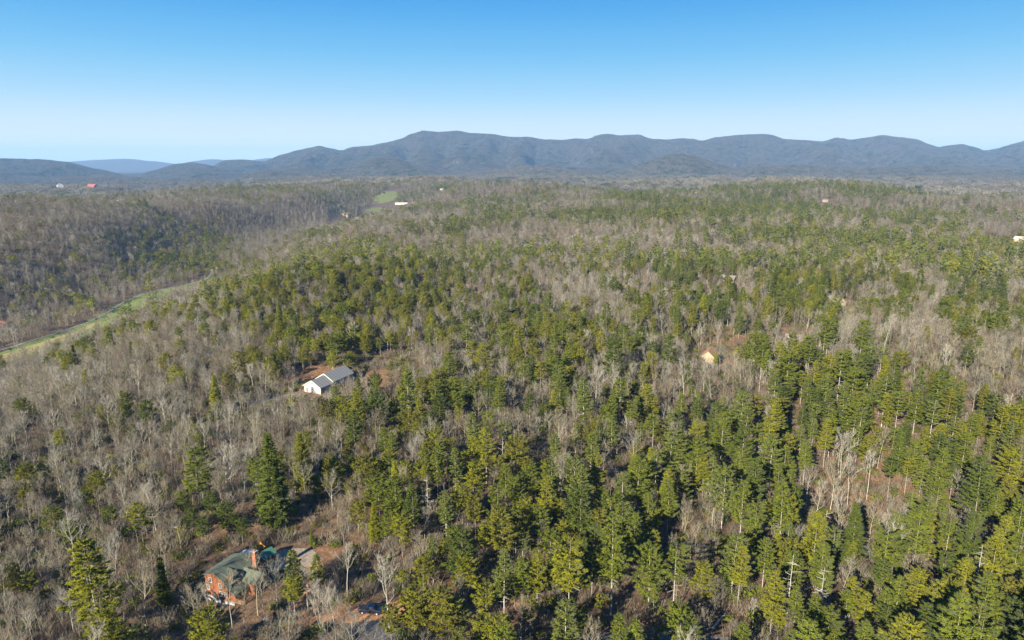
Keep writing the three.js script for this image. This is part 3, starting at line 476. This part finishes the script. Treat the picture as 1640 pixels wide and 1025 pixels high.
for (const pine of [true, false]) {
  const g = new THREE.Group(); g.name = pine ? 'pine_woods' : 'bare_woods'; scene.add(g);
  tag(g, pine ? 'green evergreen pine woods covering the hills into the distance' : 'grey brown leafless woods covering the hills into the distance', 'woods', null, 'stuff');
  for (const [shape, list] of woods[pine]) {
    if (pine) { copies('trunks', shape.trunk, woodMat.true[0], list, g); copies('crowns', shape.crown, woodMat.true[1], list, g, pineTone); } else copies('bare_trees', mergeGeometries([shape.trunk, shape.crown], true), woodMat.false, list, g, bareTone);
  }
}
// far woods and mountain woods: patches of small crowns
{
  const patch = (seed, size, n, pine, tall) => {
    const r = RNG(seed), S = new Soup();
    for (let i = 0; i < n; i++) {
      const x = (r() - 0.5) * size, z = (r() - 0.5) * size, H = tall * (0.7 + 0.5 * r()), R = pine ? 3.2 : 4;
      for (let k = 0; k < (pine ? 16 : 20); k++) {
        const a = r() * 6.28, t = Math.sqrt(r()), y = pine ? H * (0.35 + 0.6 * (1 - t)) : H * (0.5 + 0.45 * r()), c = V(x + Math.cos(a) * R * t, y, z + Math.sin(a) * R * t), d = V(Math.cos(a) * 0.5 + r() - 0.5, pine ? 0.2 + r() * 0.5 : 0.9, Math.sin(a) * 0.5 + r() - 0.5).normalize(), w = V(r() - 0.5, r() - 0.5, r() - 0.5).cross(d).normalize().multiplyScalar(pine ? 1 : 0.55), L = pine ? 3.2 : 4.5;
        S.tri(c.clone().add(w), c.clone().sub(w), c.clone().addScaledVector(d, L), V(Math.cos(a) * 0.4, 0.8, Math.sin(a) * 0.4).normalize());
      }
    }
    return S.geo();
  };
  const P = { true: [1, 2, 3].map((s) => patch(s * 101, 34, 32, true, 16)), false: [1, 2, 3].map((s) => patch(s * 103, 34, 34, false, 14)) }, PM = { true: [1, 2, 3].map((s) => patch(s * 107, 48, 46, true, 19)), false: [1, 2, 3].map((s) => patch(s * 109, 48, 54, false, 16)) };
  const lay = (name, label, r0, r1, cell, P) => {
    const g = new THREE.Group(); g.name = name; scene.add(g); tag(g, label, 'woods', null, 'stuff');
    const lists = { true: [[], [], []], false: [[], [], []] };
    for (let i = Math.floor((-r1 * 0.84) / cell); i < (r1 * 0.84) / cell; i++) for (let k = Math.floor((r0 * 0.6) / cell); k < r1 / cell; k++) {
      const x = (i + rand()) * cell, z = -(k + rand()) * cell, a = rand(), b = rand(), c = rand(), y = rand(), r = Math.hypot(x, z);
      if (r < r0 || r > r1 || Math.abs(x) > -z * 0.84 || open(x, z)) continue;
      const h = groundY(x, z), yo = young(x, z), pine = a < clamp(evergreen(x, z, h) * 0.9 + 0.3 * fbm(x / 110, z / 160, 2, 33) - (h > 120 ? 0.22 * sst(h, 120, 420) : 0), 0.02, 0.9);
      lists[pine][Math.floor(b * 2.999)].push({ x, z, h, gx: clamp((groundY(x + 20, z) - groundY(x - 20, z)) / 40, -0.9, 0.9), gz: clamp((groundY(x, z + 20) - groundY(x, z - 20)) / 40, -0.9, 0.9), yaw: y * 6.28, s: 0.85 * yo + 0.3 * c, tint: pine ? pick([0, 1, 0, 3, 4], c) : pick([0, 1, 1, 4, 0], c), b: lerp(0.9, 1.08, y) * lerp(0.7, 0.34, sst(r, 2600, 6400)) });  // tint darkens with distance; crown self-shadowing is partly put into the colour
    }
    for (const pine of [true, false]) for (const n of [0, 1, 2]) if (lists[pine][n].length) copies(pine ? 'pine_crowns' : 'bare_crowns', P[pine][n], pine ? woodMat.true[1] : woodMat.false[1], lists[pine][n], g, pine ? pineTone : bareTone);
  };
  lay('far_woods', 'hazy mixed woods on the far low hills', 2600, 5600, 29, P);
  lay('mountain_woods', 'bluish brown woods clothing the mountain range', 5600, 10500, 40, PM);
}
// undergrowth: laurel and brush under the near trees
{
  const r = RNG(88), laurel = new Soup(), brush = new Soup();
  for (let i = 0; i < 150; i++) { const a = r() * 6.28, e = r(), R = 1.3, c = V(Math.cos(a) * R * Math.sqrt(r()), 0.2 + 1.3 * e * (0.7 + 0.3 * r()), Math.sin(a) * R * Math.sqrt(r())), d = V(r() - 0.5, r() * 0.6, r() - 0.5).normalize(), w = V(r() - 0.5, r() - 0.5, r() - 0.5).cross(d).normalize().multiplyScalar(0.14); laurel.tri(c.clone().add(w), c.clone().sub(w), c.clone().addScaledVector(d, 0.5), V(Math.cos(a) * 0.4, 0.85, Math.sin(a) * 0.4).normalize()); }
  for (let i = 0; i < 90; i++) { const a = r() * 6.28, c = V((r() - 0.5) * 2.4, r() * 1.2, (r() - 0.5) * 2.4), d = V(Math.cos(a) * 0.5, 1, Math.sin(a) * 0.5).normalize(), w = V(r() - 0.5, 0, r() - 0.5).normalize().multiplyScalar(0.03); brush.tri(c.clone().add(w), c.clone().sub(w), c.clone().addScaledVector(d, 1.2 + 1.6 * r()), V(0, 1, 0)); }
  const L = [], B = [];
  for (let i = 0; i < 30000; i++) {
    const z = -90 - 420 * Math.pow(r(), 0.7), x = (r() - 0.5) * 1.7 * (-z + 20), q = r(), s = 0.5 + r() * 0.9, yaw = r() * 6.28, b = lerp(0.75, 1.2, r()), c = clayAt(x, z);
    if (open(x, z) || c > 0.42 + 0.6 * b - 0.3) continue;
    const n = fbm(x / 30, z / 30, 2, 60);
    (q < 0.32 + 0.5 * n ? L : B).push({ x, z, h: groundY(x, z), yaw, s, tint: q < 0.5 ? pick([0, 3, 1, 4], r()) : pick([1, 4, 3, 0], r()), b });
  }
  const g = new THREE.Group(); g.name = 'undergrowth'; scene.add(g); tag(g, 'low laurel and leafless brush between the near trees', 'undergrowth', null, 'stuff');
  copies('laurel', laurel.geo(), leafMat(1, 1, 1), L, g, pineTone); copies('brush', brush.geo(), mat(0.85, 0.8, 0.75), B, g, bareTone);
}

// ------------------------------------------------------------------ buildings
const box = (w, h, d, x = 0, y = 0, z = 0) => new THREE.BoxGeometry(w, h, d).translate(x, y, z);
const poly = (pts, depth, bevel = 0) => new THREE.ExtrudeGeometry(new THREE.Shape(pts.map(([x, y]) => new THREE.Vector2(x, y))), { depth, bevelEnabled: bevel > 0, bevelSize: bevel, bevelThickness: bevel, bevelSegments: 2 });
const logSide = (() => { const c = document.createElement('canvas'); c.width = c.height = 256; const g = c.getContext('2d'), r = RNG(5); g.fillStyle = '#fff'; g.fillRect(0, 0, 256, 256); for (let i = 0; i < 900; i++) { g.fillStyle = `rgba(60,30,10,${0.05 + 0.12 * r()})`; g.fillRect(r() * 256, r() * 256, 20 + 60 * r(), 1.5); } for (let y = 0; y < 256; y += 32) { g.fillStyle = 'rgba(40,20,10,0.55)'; g.fillRect(0, y, 256, 3); } const t = new THREE.CanvasTexture(c); t.colorSpace = THREE.SRGBColorSpace; t.wrapS = t.wrapT = THREE.RepeatWrapping; t.repeat.set(0.6, 0.6); return t; })();
const shingle = speckle(31, 256, [16, 64, 128], 0.62, 1.0);
const BM = { log: mat(0.215, 0.075, 0.028, 0.85, { map: logSide }), green: mat(0.125, 0.148, 0.105, 0.9, { map: shingle }), teal: mat(0.055, 0.16, 0.1, 0.6), white: mat(0.38, 0.37, 0.35, 0.7), glass: mat(0.03, 0.04, 0.05, 0.1), block: mat(0.40, 0.42, 0.45, 0.95, { map: grit }), brick: mat(0.42, 0.15, 0.085, 0.9, { map: grit }), wood: mat(0.3, 0.17, 0.085, 0.85), grey: mat(0.26, 0.265, 0.265, 0.85, { map: shingle }), tan: mat(0.31, 0.25, 0.18, 0.85), cream: mat(0.42, 0.39, 0.32, 0.8), taupe: mat(0.25, 0.215, 0.175, 0.9, { map: shingle }), red: mat(0.27, 0.075, 0.06, 0.6), brown: mat(0.2, 0.13, 0.09, 0.8), black: mat(0.02, 0.02, 0.022, 0.5) };
function uvBox(geo, k = 0.5) {                            // uv in metres by the dominant axis
  const g = geo.index ? geo.toNonIndexed() : geo; g.computeVertexNormals(); const p = g.attributes.position, n = g.attributes.normal, uv = new Float32Array(p.count * 2);
  for (let i = 0; i < p.count; i++) { const ax = Math.abs(n.getX(i)), ay = Math.abs(n.getY(i)), az = Math.abs(n.getZ(i)); uv[i * 2] = (ax > az ? p.getZ(i) : p.getX(i)) * k; uv[i * 2 + 1] = (ay > Math.max(ax, az) ? p.getZ(i) : p.getY(i)) * k; }
  g.setAttribute('uv', new THREE.BufferAttribute(uv, 2)); return g;
}
function slab(a, b, c, d, t = 0.16) {                      // a roof slope through four corners, with thickness
  const q = [a, b, c, d], n = b.clone().sub(a).cross(d.clone().sub(a)).normalize(); if (n.y < 0) n.negate();
  const lo = q.map((p) => p.clone().addScaledVector(n, -t)), g = new THREE.BufferGeometry(), f = [];
  const quad = (p, r, s, u) => f.push(p, r, s, p, s, u);
  quad(...q); quad(lo[3], lo[2], lo[1], lo[0]); for (let i = 0; i < 4; i++) quad(q[i], lo[i], lo[(i + 1) % 4], q[(i + 1) % 4]);
  g.setAttribute('position', new THREE.Float32BufferAttribute(f.flatMap((p) => [p.x, p.y, p.z]), 3)); return uvBox(g);
}
function windowAt(parent, x, y, z, w, h, yaw, frame = BM.white) {
  const o = part('window', mergeGeometries([box(w, 0.12, 0.1, 0, h / 2), box(w, 0.12, 0.1, 0, -h / 2), box(0.12, h + 0.12, 0.1, w / 2), box(0.12, h + 0.12, 0.1, -w / 2), box(w, 0.06, 0.07), box(0.06, h, 0.06)]), frame, parent);
  o.position.set(x, y, z); o.rotation.y = yaw; part('pane', box(w - 0.08, h - 0.08, 0.03), BM.glass, o); part('sill', box(w + 0.2, 0.07, 0.16, 0, -h / 2 - 0.09, 0.04), frame, o); return o;
}
function gableHouse({ name = 'house', label, x, z, yaw, w, d, h, rise, wall, roof, y, over = 0.45, chimney, deep = 0.6, win = 3, door, group }) {
  const o = thing(name, label, name.includes('barn') ? 'barn' : name.includes('shed') ? 'shed' : 'house', V(x, y ?? groundY(x, z), z), yaw, group);
  part('wall', uvBox(poly([[-w / 2, -deep], [w / 2, -deep], [w / 2, h], [0, h + rise], [-w / 2, h]], d).translate(0, 0, -d / 2)), wall, o);
  const k = rise / (w / 2), e = w / 2 + over, ye = h - over * k + 0.17, yr = h + rise + 0.17, zz = d / 2 + over;
  part('roof', slab(V(-e, ye, zz), V(0, yr, zz), V(0, yr, -zz), V(-e, ye, -zz)), roof, o); part('roof', slab(V(0.003, yr, zz), V(e, ye, zz), V(e, ye, -zz), V(0.003, yr, -zz)), roof, o);
  for (let i = 0; i < win; i++) for (const s of [-1, 1]) windowAt(o, (s * w) / 2 + s * 0.03, h * 0.55, lerp(-d / 2 + 1.6, d / 2 - 1.6, win > 1 ? i / (win - 1) : 0.5), 1.1, 1.3, (s * Math.PI) / 2);
  if (door) { const q = part('door', box(1, 2.1, 0.1), door, o); q.position.set(w * 0.2, 1.05, d / 2 + 0.04); part('handle', box(0.06, 0.14, 0.08, 0.38, 0, 0.08), BM.black, q); }
  windowAt(o, -w * 0.22, h * 0.55, d / 2 + 0.03, 1.1, 1.3, 0); windowAt(o, -w * 0.1, h * 0.55, -d / 2 - 0.03, 1.1, 1.3, Math.PI);
  if (chimney) part('chimney', mergeGeometries([box(0.9, 2.4, 0.9, w * 0.16, h + rise * 0.7, -d * 0.1), box(1.05, 0.18, 1.05, w * 0.16, h + rise * 0.7 + 1.2, -d * 0.1)]), BM.brick, o);
  return o;
}
{ // the log cabin; local +z faces out of the gable end, +x runs to the catslide side
  const o = thing('log_cabin', 'orange log cabin with green roof, brick chimney and white windows', 'house', V(-67.9, -0.2, -147.0), -0.43); o.scale.setScalar(0.9);
  const D = 9.6, zf = D / 2;
  part('foundation', uvBox(poly([[-4.1, -2.4], [6.1, -2.4], [6.1, 0.1], [-4.1, 0.1]], D + 0.2).translate(0, 0, -zf - 0.1)), BM.block, o);
  part('wall', uvBox(poly([[-4, 0.1], [4, 0.1], [4, 5.1], [0, 7.5], [-4, 6.1]], D).translate(0, 0, -zf)), BM.log, o);
  part('lower_wall', uvBox(box(2, 2.9, D - 0.4, 5.002, 1.55, -0.2)), BM.log, o);
  part('roof', slab(V(-4.7, 6.05, zf + 0.6), V(0, 7.72, zf + 0.6), V(0, 7.72, -zf - 0.6), V(-4.7, 6.05, -zf - 0.6)), BM.green, o);
  part('roof', slab(V(0.004, 7.72, zf + 0.6), V(4.7, 4.9, zf + 0.6), V(4.7, 4.9, -zf - 0.6), V(0.004, 7.72, -zf - 0.6)), BM.green, o);
  part('lower_roof', slab(V(3.9, 4.55, zf + 0.5), V(7.0, 3.0, zf + 0.5), V(7.0, 3.0, -zf + 1), V(3.9, 4.55, -zf + 1)), BM.green, o);
  const dm = part('dormer', uvBox(box(2.4, 1.9, 2.2, 2.9, 5.75, zf - 2.2)), BM.log, o);
  part('dormer_roof', slab(V(0.9, 7.25, zf - 0.75), V(4.5, 6.55, zf - 0.75), V(4.5, 6.55, zf - 3.7), V(0.9, 7.25, zf - 3.7)), BM.green, dm);
  windowAt(dm, 4.13, 5.75, zf - 2.2, 1.0, 0.9, Math.PI / 2);
  const wing = part('wing', uvBox(poly([[-2.4, 0], [2.4, 0], [2.4, 4.2], [0, 5.9], [-2.4, 4.2]], 5.4)), BM.log, o); wing.rotation.y = Math.PI / 2; wing.position.set(3.4, 0, -zf + 2.8);
  part('wing_roof', slab(V(-2.9, 3.98, 5.9), V(0, 6.05, 5.9), V(0, 6.05, -3), V(-2.9, 3.98, -3)), BM.green, wing); part('wing_roof', slab(V(0.004, 6.05, 5.9), V(2.9, 3.98, 5.9), V(2.9, 3.98, -3), V(0.004, 6.05, -3)), BM.green, wing);
  const ch = part('chimney', uvBox(box(1.2, 10.4, 0.95, 4.75, 4.6, -zf + 0.4)), BM.brick, o); part('chimney_cap', box(1.4, 0.2, 1.15, 4.75, 9.85, -zf + 0.4), BM.block, ch); part('flue', new THREE.CylinderGeometry(0.2, 0.22, 0.5, 10).translate(4.75, 10.1, -zf + 0.4), BM.brick, ch);
  for (const [x, y] of [[-1.9, 4.9], [-2.9, 2.6], [1.5, 4.1], [1.5, 1.8], [3.2, 1.9]]) windowAt(o, x, y, zf + 0.05, 0.95, 1.25, 0);
  const porch = part('porch', mergeGeometries([box(2.6, 0.18, 5.5, -5.4, 0.3, 1.4)]), BM.wood, o);
  for (const z of [-1.1, 1.4, 3.9]) part('post', box(0.16, 2.9, 0.16, -6.5, 1.8, z), BM.wood, porch);
  for (let i = 0; i < 3; i++) part('rail', box(0.07, 0.09, 5.3, -6.5, 0.75 + i * 0.3, 1.4), BM.wood, porch);
  for (const z of [-1.1, 3.9]) part('post', box(0.18, 3, 0.18, -6.5, -1.2, z), BM.wood, porch);
  part('porch_roof', slab(V(-7.1, 3.15, 4.4), V(-3.95, 4.0, 4.4), V(-3.95, 4.0, -1.6), V(-7.1, 3.15, -1.6)), BM.green, o);
  const deck = part('deck', box(3.2, 0.18, 4.2, 7.6, 0.15, 2.2), BM.wood, o);
  for (let i = 0; i < 3; i++) { part('rail', box(3.2, 0.09, 0.07, 7.6, 0.55 + i * 0.3, 4.25), BM.wood, deck); part('rail', box(0.07, 0.09, 4.2, 9.15, 0.55 + i * 0.3, 2.2), BM.wood, deck); }
  for (const [x, z] of [[6.1, 4.2], [9.1, 4.2], [9.1, 0.2]]) part('post', box(0.2, 3.6, 0.2, x, -0.7, z), BM.wood, deck);
  const door = part('door', box(0.95, 2.05, 0.1), BM.brown, o); door.position.set(-4.06, 1.4, 1.2); door.rotation.y = -Math.PI / 2; part('handle', box(0.06, 0.14, 0.1, 0.36, 0, 0.08), BM.black, door);
}
gableHouse({ name: 'garden_shed', label: 'small green roofed shed behind the cabin chimney', x: -63.2, z: -157.2, yaw: -0.5, w: 2.8, d: 3.4, h: 2.2, rise: 0.9, wall: BM.log, roof: BM.teal, win: 1, door: BM.brown });
{ // the white ranch house in two roof steps
  const o = thing('ranch_house', 'long white house with grey roof on an orange clay clearing', 'house', V(-84.6, 0, -301.5), -0.44);
  const seg = (z0, z1, w, h, rise, n) => {
    const d = z1 - z0, zc = (z0 + z1) / 2, g = part('wall', uvBox(poly([[-w / 2, -1.2], [w / 2, -1.2], [w / 2, h], [0, h + rise], [-w / 2, h]], d).translate(0, 0, z0)), BM.white, o), k = rise / (w / 2), e = w / 2 + 0.45, ye = h - 0.45 * k + 0.16, yr = h + rise + 0.16;
    for (const s of [-1, 1]) { part('roof', slab(V(s * 0.003, yr, z1 + 0.35), V(s * e, ye, z1 + 0.35), V(s * e, ye, z0 - 0.35), V(s * 0.003, yr, z0 - 0.35)), BM.grey, o); const b = part('fascia', slab(V(s * 0.004, yr + 0.06, z1 + 0.48), V(s * (e + 0.05), ye + 0.06, z1 + 0.48), V(s * (e + 0.05), ye + 0.06, z1 + 0.354), V(s * 0.004, yr + 0.06, z1 + 0.354), 0.42), BM.white, o); }
    for (let i = 0; i < n; i++) for (const s of [-1, 1]) windowAt(o, s * (w / 2 + 0.03), h * 0.55, lerp(z0 + 1.6, z1 - 1.6, n > 1 ? i / (n - 1) : 0.5), 1.2, 1.4, (s * Math.PI) / 2);
  };
  seg(3.2, 11.2, 9.4, 3.1, 2.7, 2); seg(-11.5, 3.2 - 0.36, 9.8, 3.7, 3.0, 4);
  windowAt(o, 0, 2.1, 11.24, 1.3, 1.4, 0); windowAt(o, 0, 4.3, 11.24, 0.8, 0.8, 0);
  const door = part('door', box(1, 2.1, 0.1), BM.grey, o); door.position.set(-3.1, 1.05, 11.24); part('handle', box(0.06, 0.14, 0.1, 0.36, 0, 0.08), BM.black, door);
}
gableHouse({ label: 'tan two storey house with a tall glazed gable by an orange bank', x: 100, z: -333, yaw: -0.45, w: 7, d: 11, y: 1, deep: 4, h: 5, rise: 3.2, wall: BM.tan, roof: BM.wood, win: 3, door: BM.brown });
gableHouse({ label: 'pale house with a taupe roof peeping over the pine knoll', x: 151, z: -352, yaw: 1.0, w: 8, d: 10, h: 4, rise: 3.6, wall: BM.cream, roof: BM.taupe, win: 3, door: BM.brown });
gableHouse({ label: 'house with a pale taupe roof among trees beyond the wood', x: 178, z: -556, yaw: 0.9, w: 8, d: 12, h: 3.4, rise: 2.6, wall: BM.tan, roof: BM.taupe, win: 3 });
gableHouse({ label: 'small house with a dull brown roof among far bare trees', x: 230, z: -627, yaw: 0.7, w: 7, d: 11, h: 3, rise: 2, wall: BM.tan, roof: BM.taupe, win: 2 });
gableHouse({ label: 'brown house by an orange clay track between pines', x: 229, z: -474, yaw: 0.4, w: 8, d: 11, h: 4, rise: 2.6, wall: BM.tan, roof: BM.taupe, win: 2 });
gableHouse({ name: 'shed', label: 'red roofed shed at the foot of the left hill', x: -446, z: -583, yaw: 1.2, w: 8, d: 12, h: 3.4, rise: 2, wall: BM.cream, roof: BM.red, win: 2 });
gableHouse({ label: 'large sand coloured house on a cut bank at the right edge', x: 700, z: -938, yaw: 0.5, w: 13, d: 18, h: 6, rise: 4, wall: BM.tan, roof: BM.cream, win: 4 });
gableHouse({ name: 'barn', label: 'long low barn with a red roof in the far field', x: -366, z: -1800, yaw: 1.5, w: 13, d: 36, h: 5, rise: 3, wall: BM.cream, roof: BM.red, win: 3 });
gableHouse({ name: 'barn', label: 'grey barn beside the red roofed barn', x: -402, z: -1794, yaw: 1.2, w: 10, d: 16, h: 5, rise: 2.6, wall: BM.white, roof: BM.taupe, win: 2 });
gableHouse({ label: 'tan hillside house with a brown roof above the far barns', x: -448, z: -1850, yaw: 1.2, w: 10, d: 22, h: 5, rise: 3, wall: BM.tan, roof: BM.wood, y: groundY(-448, -1850) + 1, deep: 4, win: 3 });
gableHouse({ name: 'barn', label: 'long pale roofed poultry barn below the hill pasture', x: -345, z: -2165, yaw: 1.4, w: 12, d: 40, h: 4, rise: 2.4, wall: BM.white, roof: BM.cream, win: 4 });
gableHouse({ label: 'white farmhouse with a brown roof on the far ridge right of the pasture', x: -228, z: -2275, yaw: 0.9, w: 9, d: 14, h: 3.8, rise: 3, wall: BM.white, roof: BM.taupe, y: groundY(-228, -2275) + 2, deep: 4, win: 3 });
gableHouse({ label: 'dark roofed white house on the far left ridge', x: -2010, z: -3095, yaw: 0.7, w: 22, d: 34, h: 11, rise: 8, wall: BM.white, roof: BM.grey, y: groundY(-2010, -3095) + 6, deep: 12, win: 3 });
gableHouse({ label: 'red roofed house on the far left ridge', x: -1866, z: -3095, yaw: 1.3, w: 22, d: 40, h: 8, rise: 8, wall: BM.red, roof: BM.red, y: groundY(-1866, -3095) + 6, deep: 12, win: 3 });
gableHouse({ label: 'tiny white house in far woods right of the domed hill', x: 1011, z: -3174, yaw: 0.6, w: 18, d: 24, h: 12, rise: 7, wall: BM.white, roof: BM.white, y: groundY(1011, -3174) + 5, deep: 10, win: 2 });
gableHouse({ label: 'small cream house with a taupe roof among far pines', x: 513, z: -1928, yaw: 0.5, w: 8, d: 11, h: 5, rise: 3, wall: BM.cream, roof: BM.taupe, y: groundY(513, -1928) + 1, deep: 6, win: 2 });
gableHouse({ label: 'small tan house at the end of the red dirt bank', x: 666, z: -1472, yaw: 0.4, w: 7, d: 9, h: 3.4, rise: 2, wall: BM.tan, roof: BM.taupe, y: groundY(666, -1472) + 0.5, deep: 3, win: 2 });
gableHouse({ label: 'white roofed long building in the far right woods', x: 1071, z: -1996, yaw: 1.4, w: 8, d: 16, h: 5, rise: 2.4, wall: BM.cream, roof: BM.grey, y: groundY(1071, -1996) + 3, deep: 6, win: 2 });
for (const [x, z, label] of [[-1700, -7600, 'white house high on the dark ridge left of the range'], [2950, -7000, 'pale house high on the mountain flank, upper one'], [3200, -6800, 'pale house on the mountain flank, lower one']]) gableHouse({ label, x, z, yaw: 0.6, w: 9, d: 13, h: 6, rise: 3, wall: BM.white, roof: BM.white, y: groundY(x, z) + 8, deep: 20, win: 2 });

// ------------------------------------------------------------------ vehicles
function wheel(parent, x, y, z, r = 0.4) {
  const w = part('wheel', new THREE.TorusGeometry(r - 0.11, 0.12, 8, 18).rotateY(0), BM.black, parent); w.position.set(x, y, z); w.scale.z = 1.2;
  part('rim', new THREE.CylinderGeometry(r - 0.17, r - 0.17, 0.16, 14).rotateX(Math.PI / 2), BM.white, w); return w;
}
{
  const paint = new THREE.MeshPhysicalMaterial({ roughness: 0.35, metalness: 0.1, clearcoat: 0.8, clearcoatRoughness: 0.08 }); paint.color.setRGB(0.006, 0.009, 0.03);
  const chrome = mat(0.75, 0.76, 0.78, 0.25, { metalness: 0.8 });
  const o = thing('pickup_truck', 'dark blue pickup truck parked on the tan dirt track', 'pickup truck', V(-32.2, groundY(-32.2, -137.3) + 0.1, -137.3), -0.12);
  part('body', poly([[-2.75, 0.5], [-2.2, 0.5], [-2.1, 0.85], [-1.75, 1.0], [-1.4, 0.85], [-1.3, 0.45], [1.15, 0.45], [1.25, 0.85], [1.6, 1.0], [1.95, 0.85], [2.05, 0.5], [2.8, 0.5], [2.85, 0.95], [2.6, 1.1], [1.3, 1.2], [-0.62, 1.2], [-2.75, 1.2]], 1.76, 0.06).translate(0, 0, -0.88), paint, o);
  part('cab', poly([[-0.6, 1.2], [1.5, 1.2], [0.85, 1.85], [-0.45, 1.85]], 1.5, 0.08).translate(0, 0, -0.75), paint, o);
  part('bed', mergeGeometries([box(1.98, 0.03, 1.5, -1.66, 1.285, 0)]), BM.black, o);
  for (const s of [-1, 1]) part('bed_rail', box(2.05, 0.12, 0.1, -1.68, 1.32, s * 0.86), paint, o);
  part('windscreen', slab(V(1.49, 1.30, 0.68), V(0.98, 1.80, 0.6), V(0.98, 1.80, -0.6), V(1.49, 1.30, -0.68), 0.02).translate(0.09, 0.04, 0), BM.glass, o);
  for (const s of [-1, 1]) { part('side_window', poly([[-0.4, 1.3], [1.2, 1.3], [0.78, 1.76], [-0.32, 1.76]], 0.02).translate(0, 0, s * 0.845 - 0.01), BM.glass, o); for (const x of [-1.75, 1.6]) wheel(o, x, 0.4, s * 0.86); part('headlight', box(0.06, 0.2, 0.34, 2.91, 0.9, s * 0.68), BM.white, o); part('tail_light', box(0.05, 0.3, 0.16, -2.83, 1.0, s * 0.78), BM.red, o); part('door_handle', box(0.18, 0.05, 0.05, -0.2, 1.1, s * 0.95), chrome, o); }
  part('bumper', box(0.16, 0.22, 1.8, 2.93, 0.56, 0), chrome, o); part('bumper', box(0.16, 0.2, 1.8, -2.88, 0.56, 0), chrome, o); part('grille', box(0.04, 0.22, 0.9, 2.92, 0.88, 0), BM.black, o);
}
{
  const o = thing('parked_car', 'white car parked behind the cabin roof ridge', 'car', V(-68.5, groundY(-68.5, -159.3) + 0.05, -159.3), -0.1), paint = mat(0.75, 0.77, 0.8, 0.3);
  part('body', poly([[-2.2, 0.4], [2.2, 0.4], [2.2, 0.85], [1.3, 1.0], [0.7, 1.5], [-1.2, 1.55], [-2.0, 1.05], [-2.2, 0.95]], 1.6, 0.06).translate(0, 0, -0.8), paint, o);
  for (const s of [-1, 1]) { part('side_window', poly([[-1.5, 1.05], [1.0, 1.05], [0.6, 1.42], [-1.1, 1.45]], 0.02).translate(0, 0, s * 0.875 - 0.01), BM.glass, o); for (const x of [-1.4, 1.35]) wheel(o, x, 0.34, s * 0.76, 0.34); }
  part('windscreen', slab(V(1.25, 1.05, 0.62), V(0.75, 1.5, 0.55), V(0.75, 1.5, -0.55), V(1.25, 1.05, -0.62), 0.02).translate(0.08, 0.04, 0), BM.glass, o);
}
{
  const o = thing('yellow_excavator', 'small yellow digger standing behind the brick chimney', 'excavator', V(-67.2, groundY(-67.2, -160.5), -160.5), 0.4), y = mat(0.75, 0.36, 0.02, 0.5);
  for (const s of [-1, 1]) part('track', new RoundedBoxGeometry(2.2, 0.5, 0.4, 3, 0.2).translate(0, 0.28, s * 0.6), BM.black, o);
  part('body', new RoundedBoxGeometry(1.6, 0.8, 1.3, 3, 0.12).translate(-0.2, 1.0, 0), y, o); part('cab', new RoundedBoxGeometry(0.9, 1.3, 0.8, 3, 0.08).translate(0.1, 1.9, 0.2), y, o); part('cab_window', box(0.6, 0.7, 0.82, 0.12, 2.1, 0.2), BM.glass, o);
  part('boom', mergeGeometries([box(0.25, 2.2, 0.25).rotateZ(-0.5).translate(1.2, 2.0, -0.2), box(0.2, 1.6, 0.2).rotateZ(0.7).translate(2.1, 2.2, -0.2)]), y, o); part('bucket', new RoundedBoxGeometry(0.5, 0.5, 0.6, 2, 0.1).translate(2.4, 1.4, -0.2), BM.black, o);
}
// fallen trunks on the leaf litter
[[100, -172, 0.5, 9, 'fallen trunk lying across the floor of the orange ravine'], [110, -190, 1.2, 8, 'fallen grey log on the upper bank of the orange ravine'], [118, -166, -0.6, 10, 'fallen leaning log right of the orange ravine'], [-90, -172, 0.2, 9, 'fallen pale log on the brown bank above the cabin'], [46, -134, 0.9, 7, 'fallen log near the grey road']].forEach(([x, z, a, L, label]) => {
  const T = new Soup(); T.stick(V(-L / 2, 0.25, 0), V(L / 2, 0.5, 0.3), 0.26, 0.12, 7); for (let i = 0; i < 4; i++) T.stick(V(L * (0.05 + i * 0.11), 0.35, 0.1), V(L * (0.12 + i * 0.11), 1.2 + 0.3 * (i % 2), i % 2 ? 1 : -0.8), 0.07, 0.02, 3);
  const o = shade(new THREE.Mesh(T.geo(), M.limb[2])); o.name = numbered('fallen_log'); o.position.set(x, groundY(x, z), z); o.rotation.y = a; scene.add(o); tag(o, label, 'fallen log');
});

renderer.render(scene, camera);
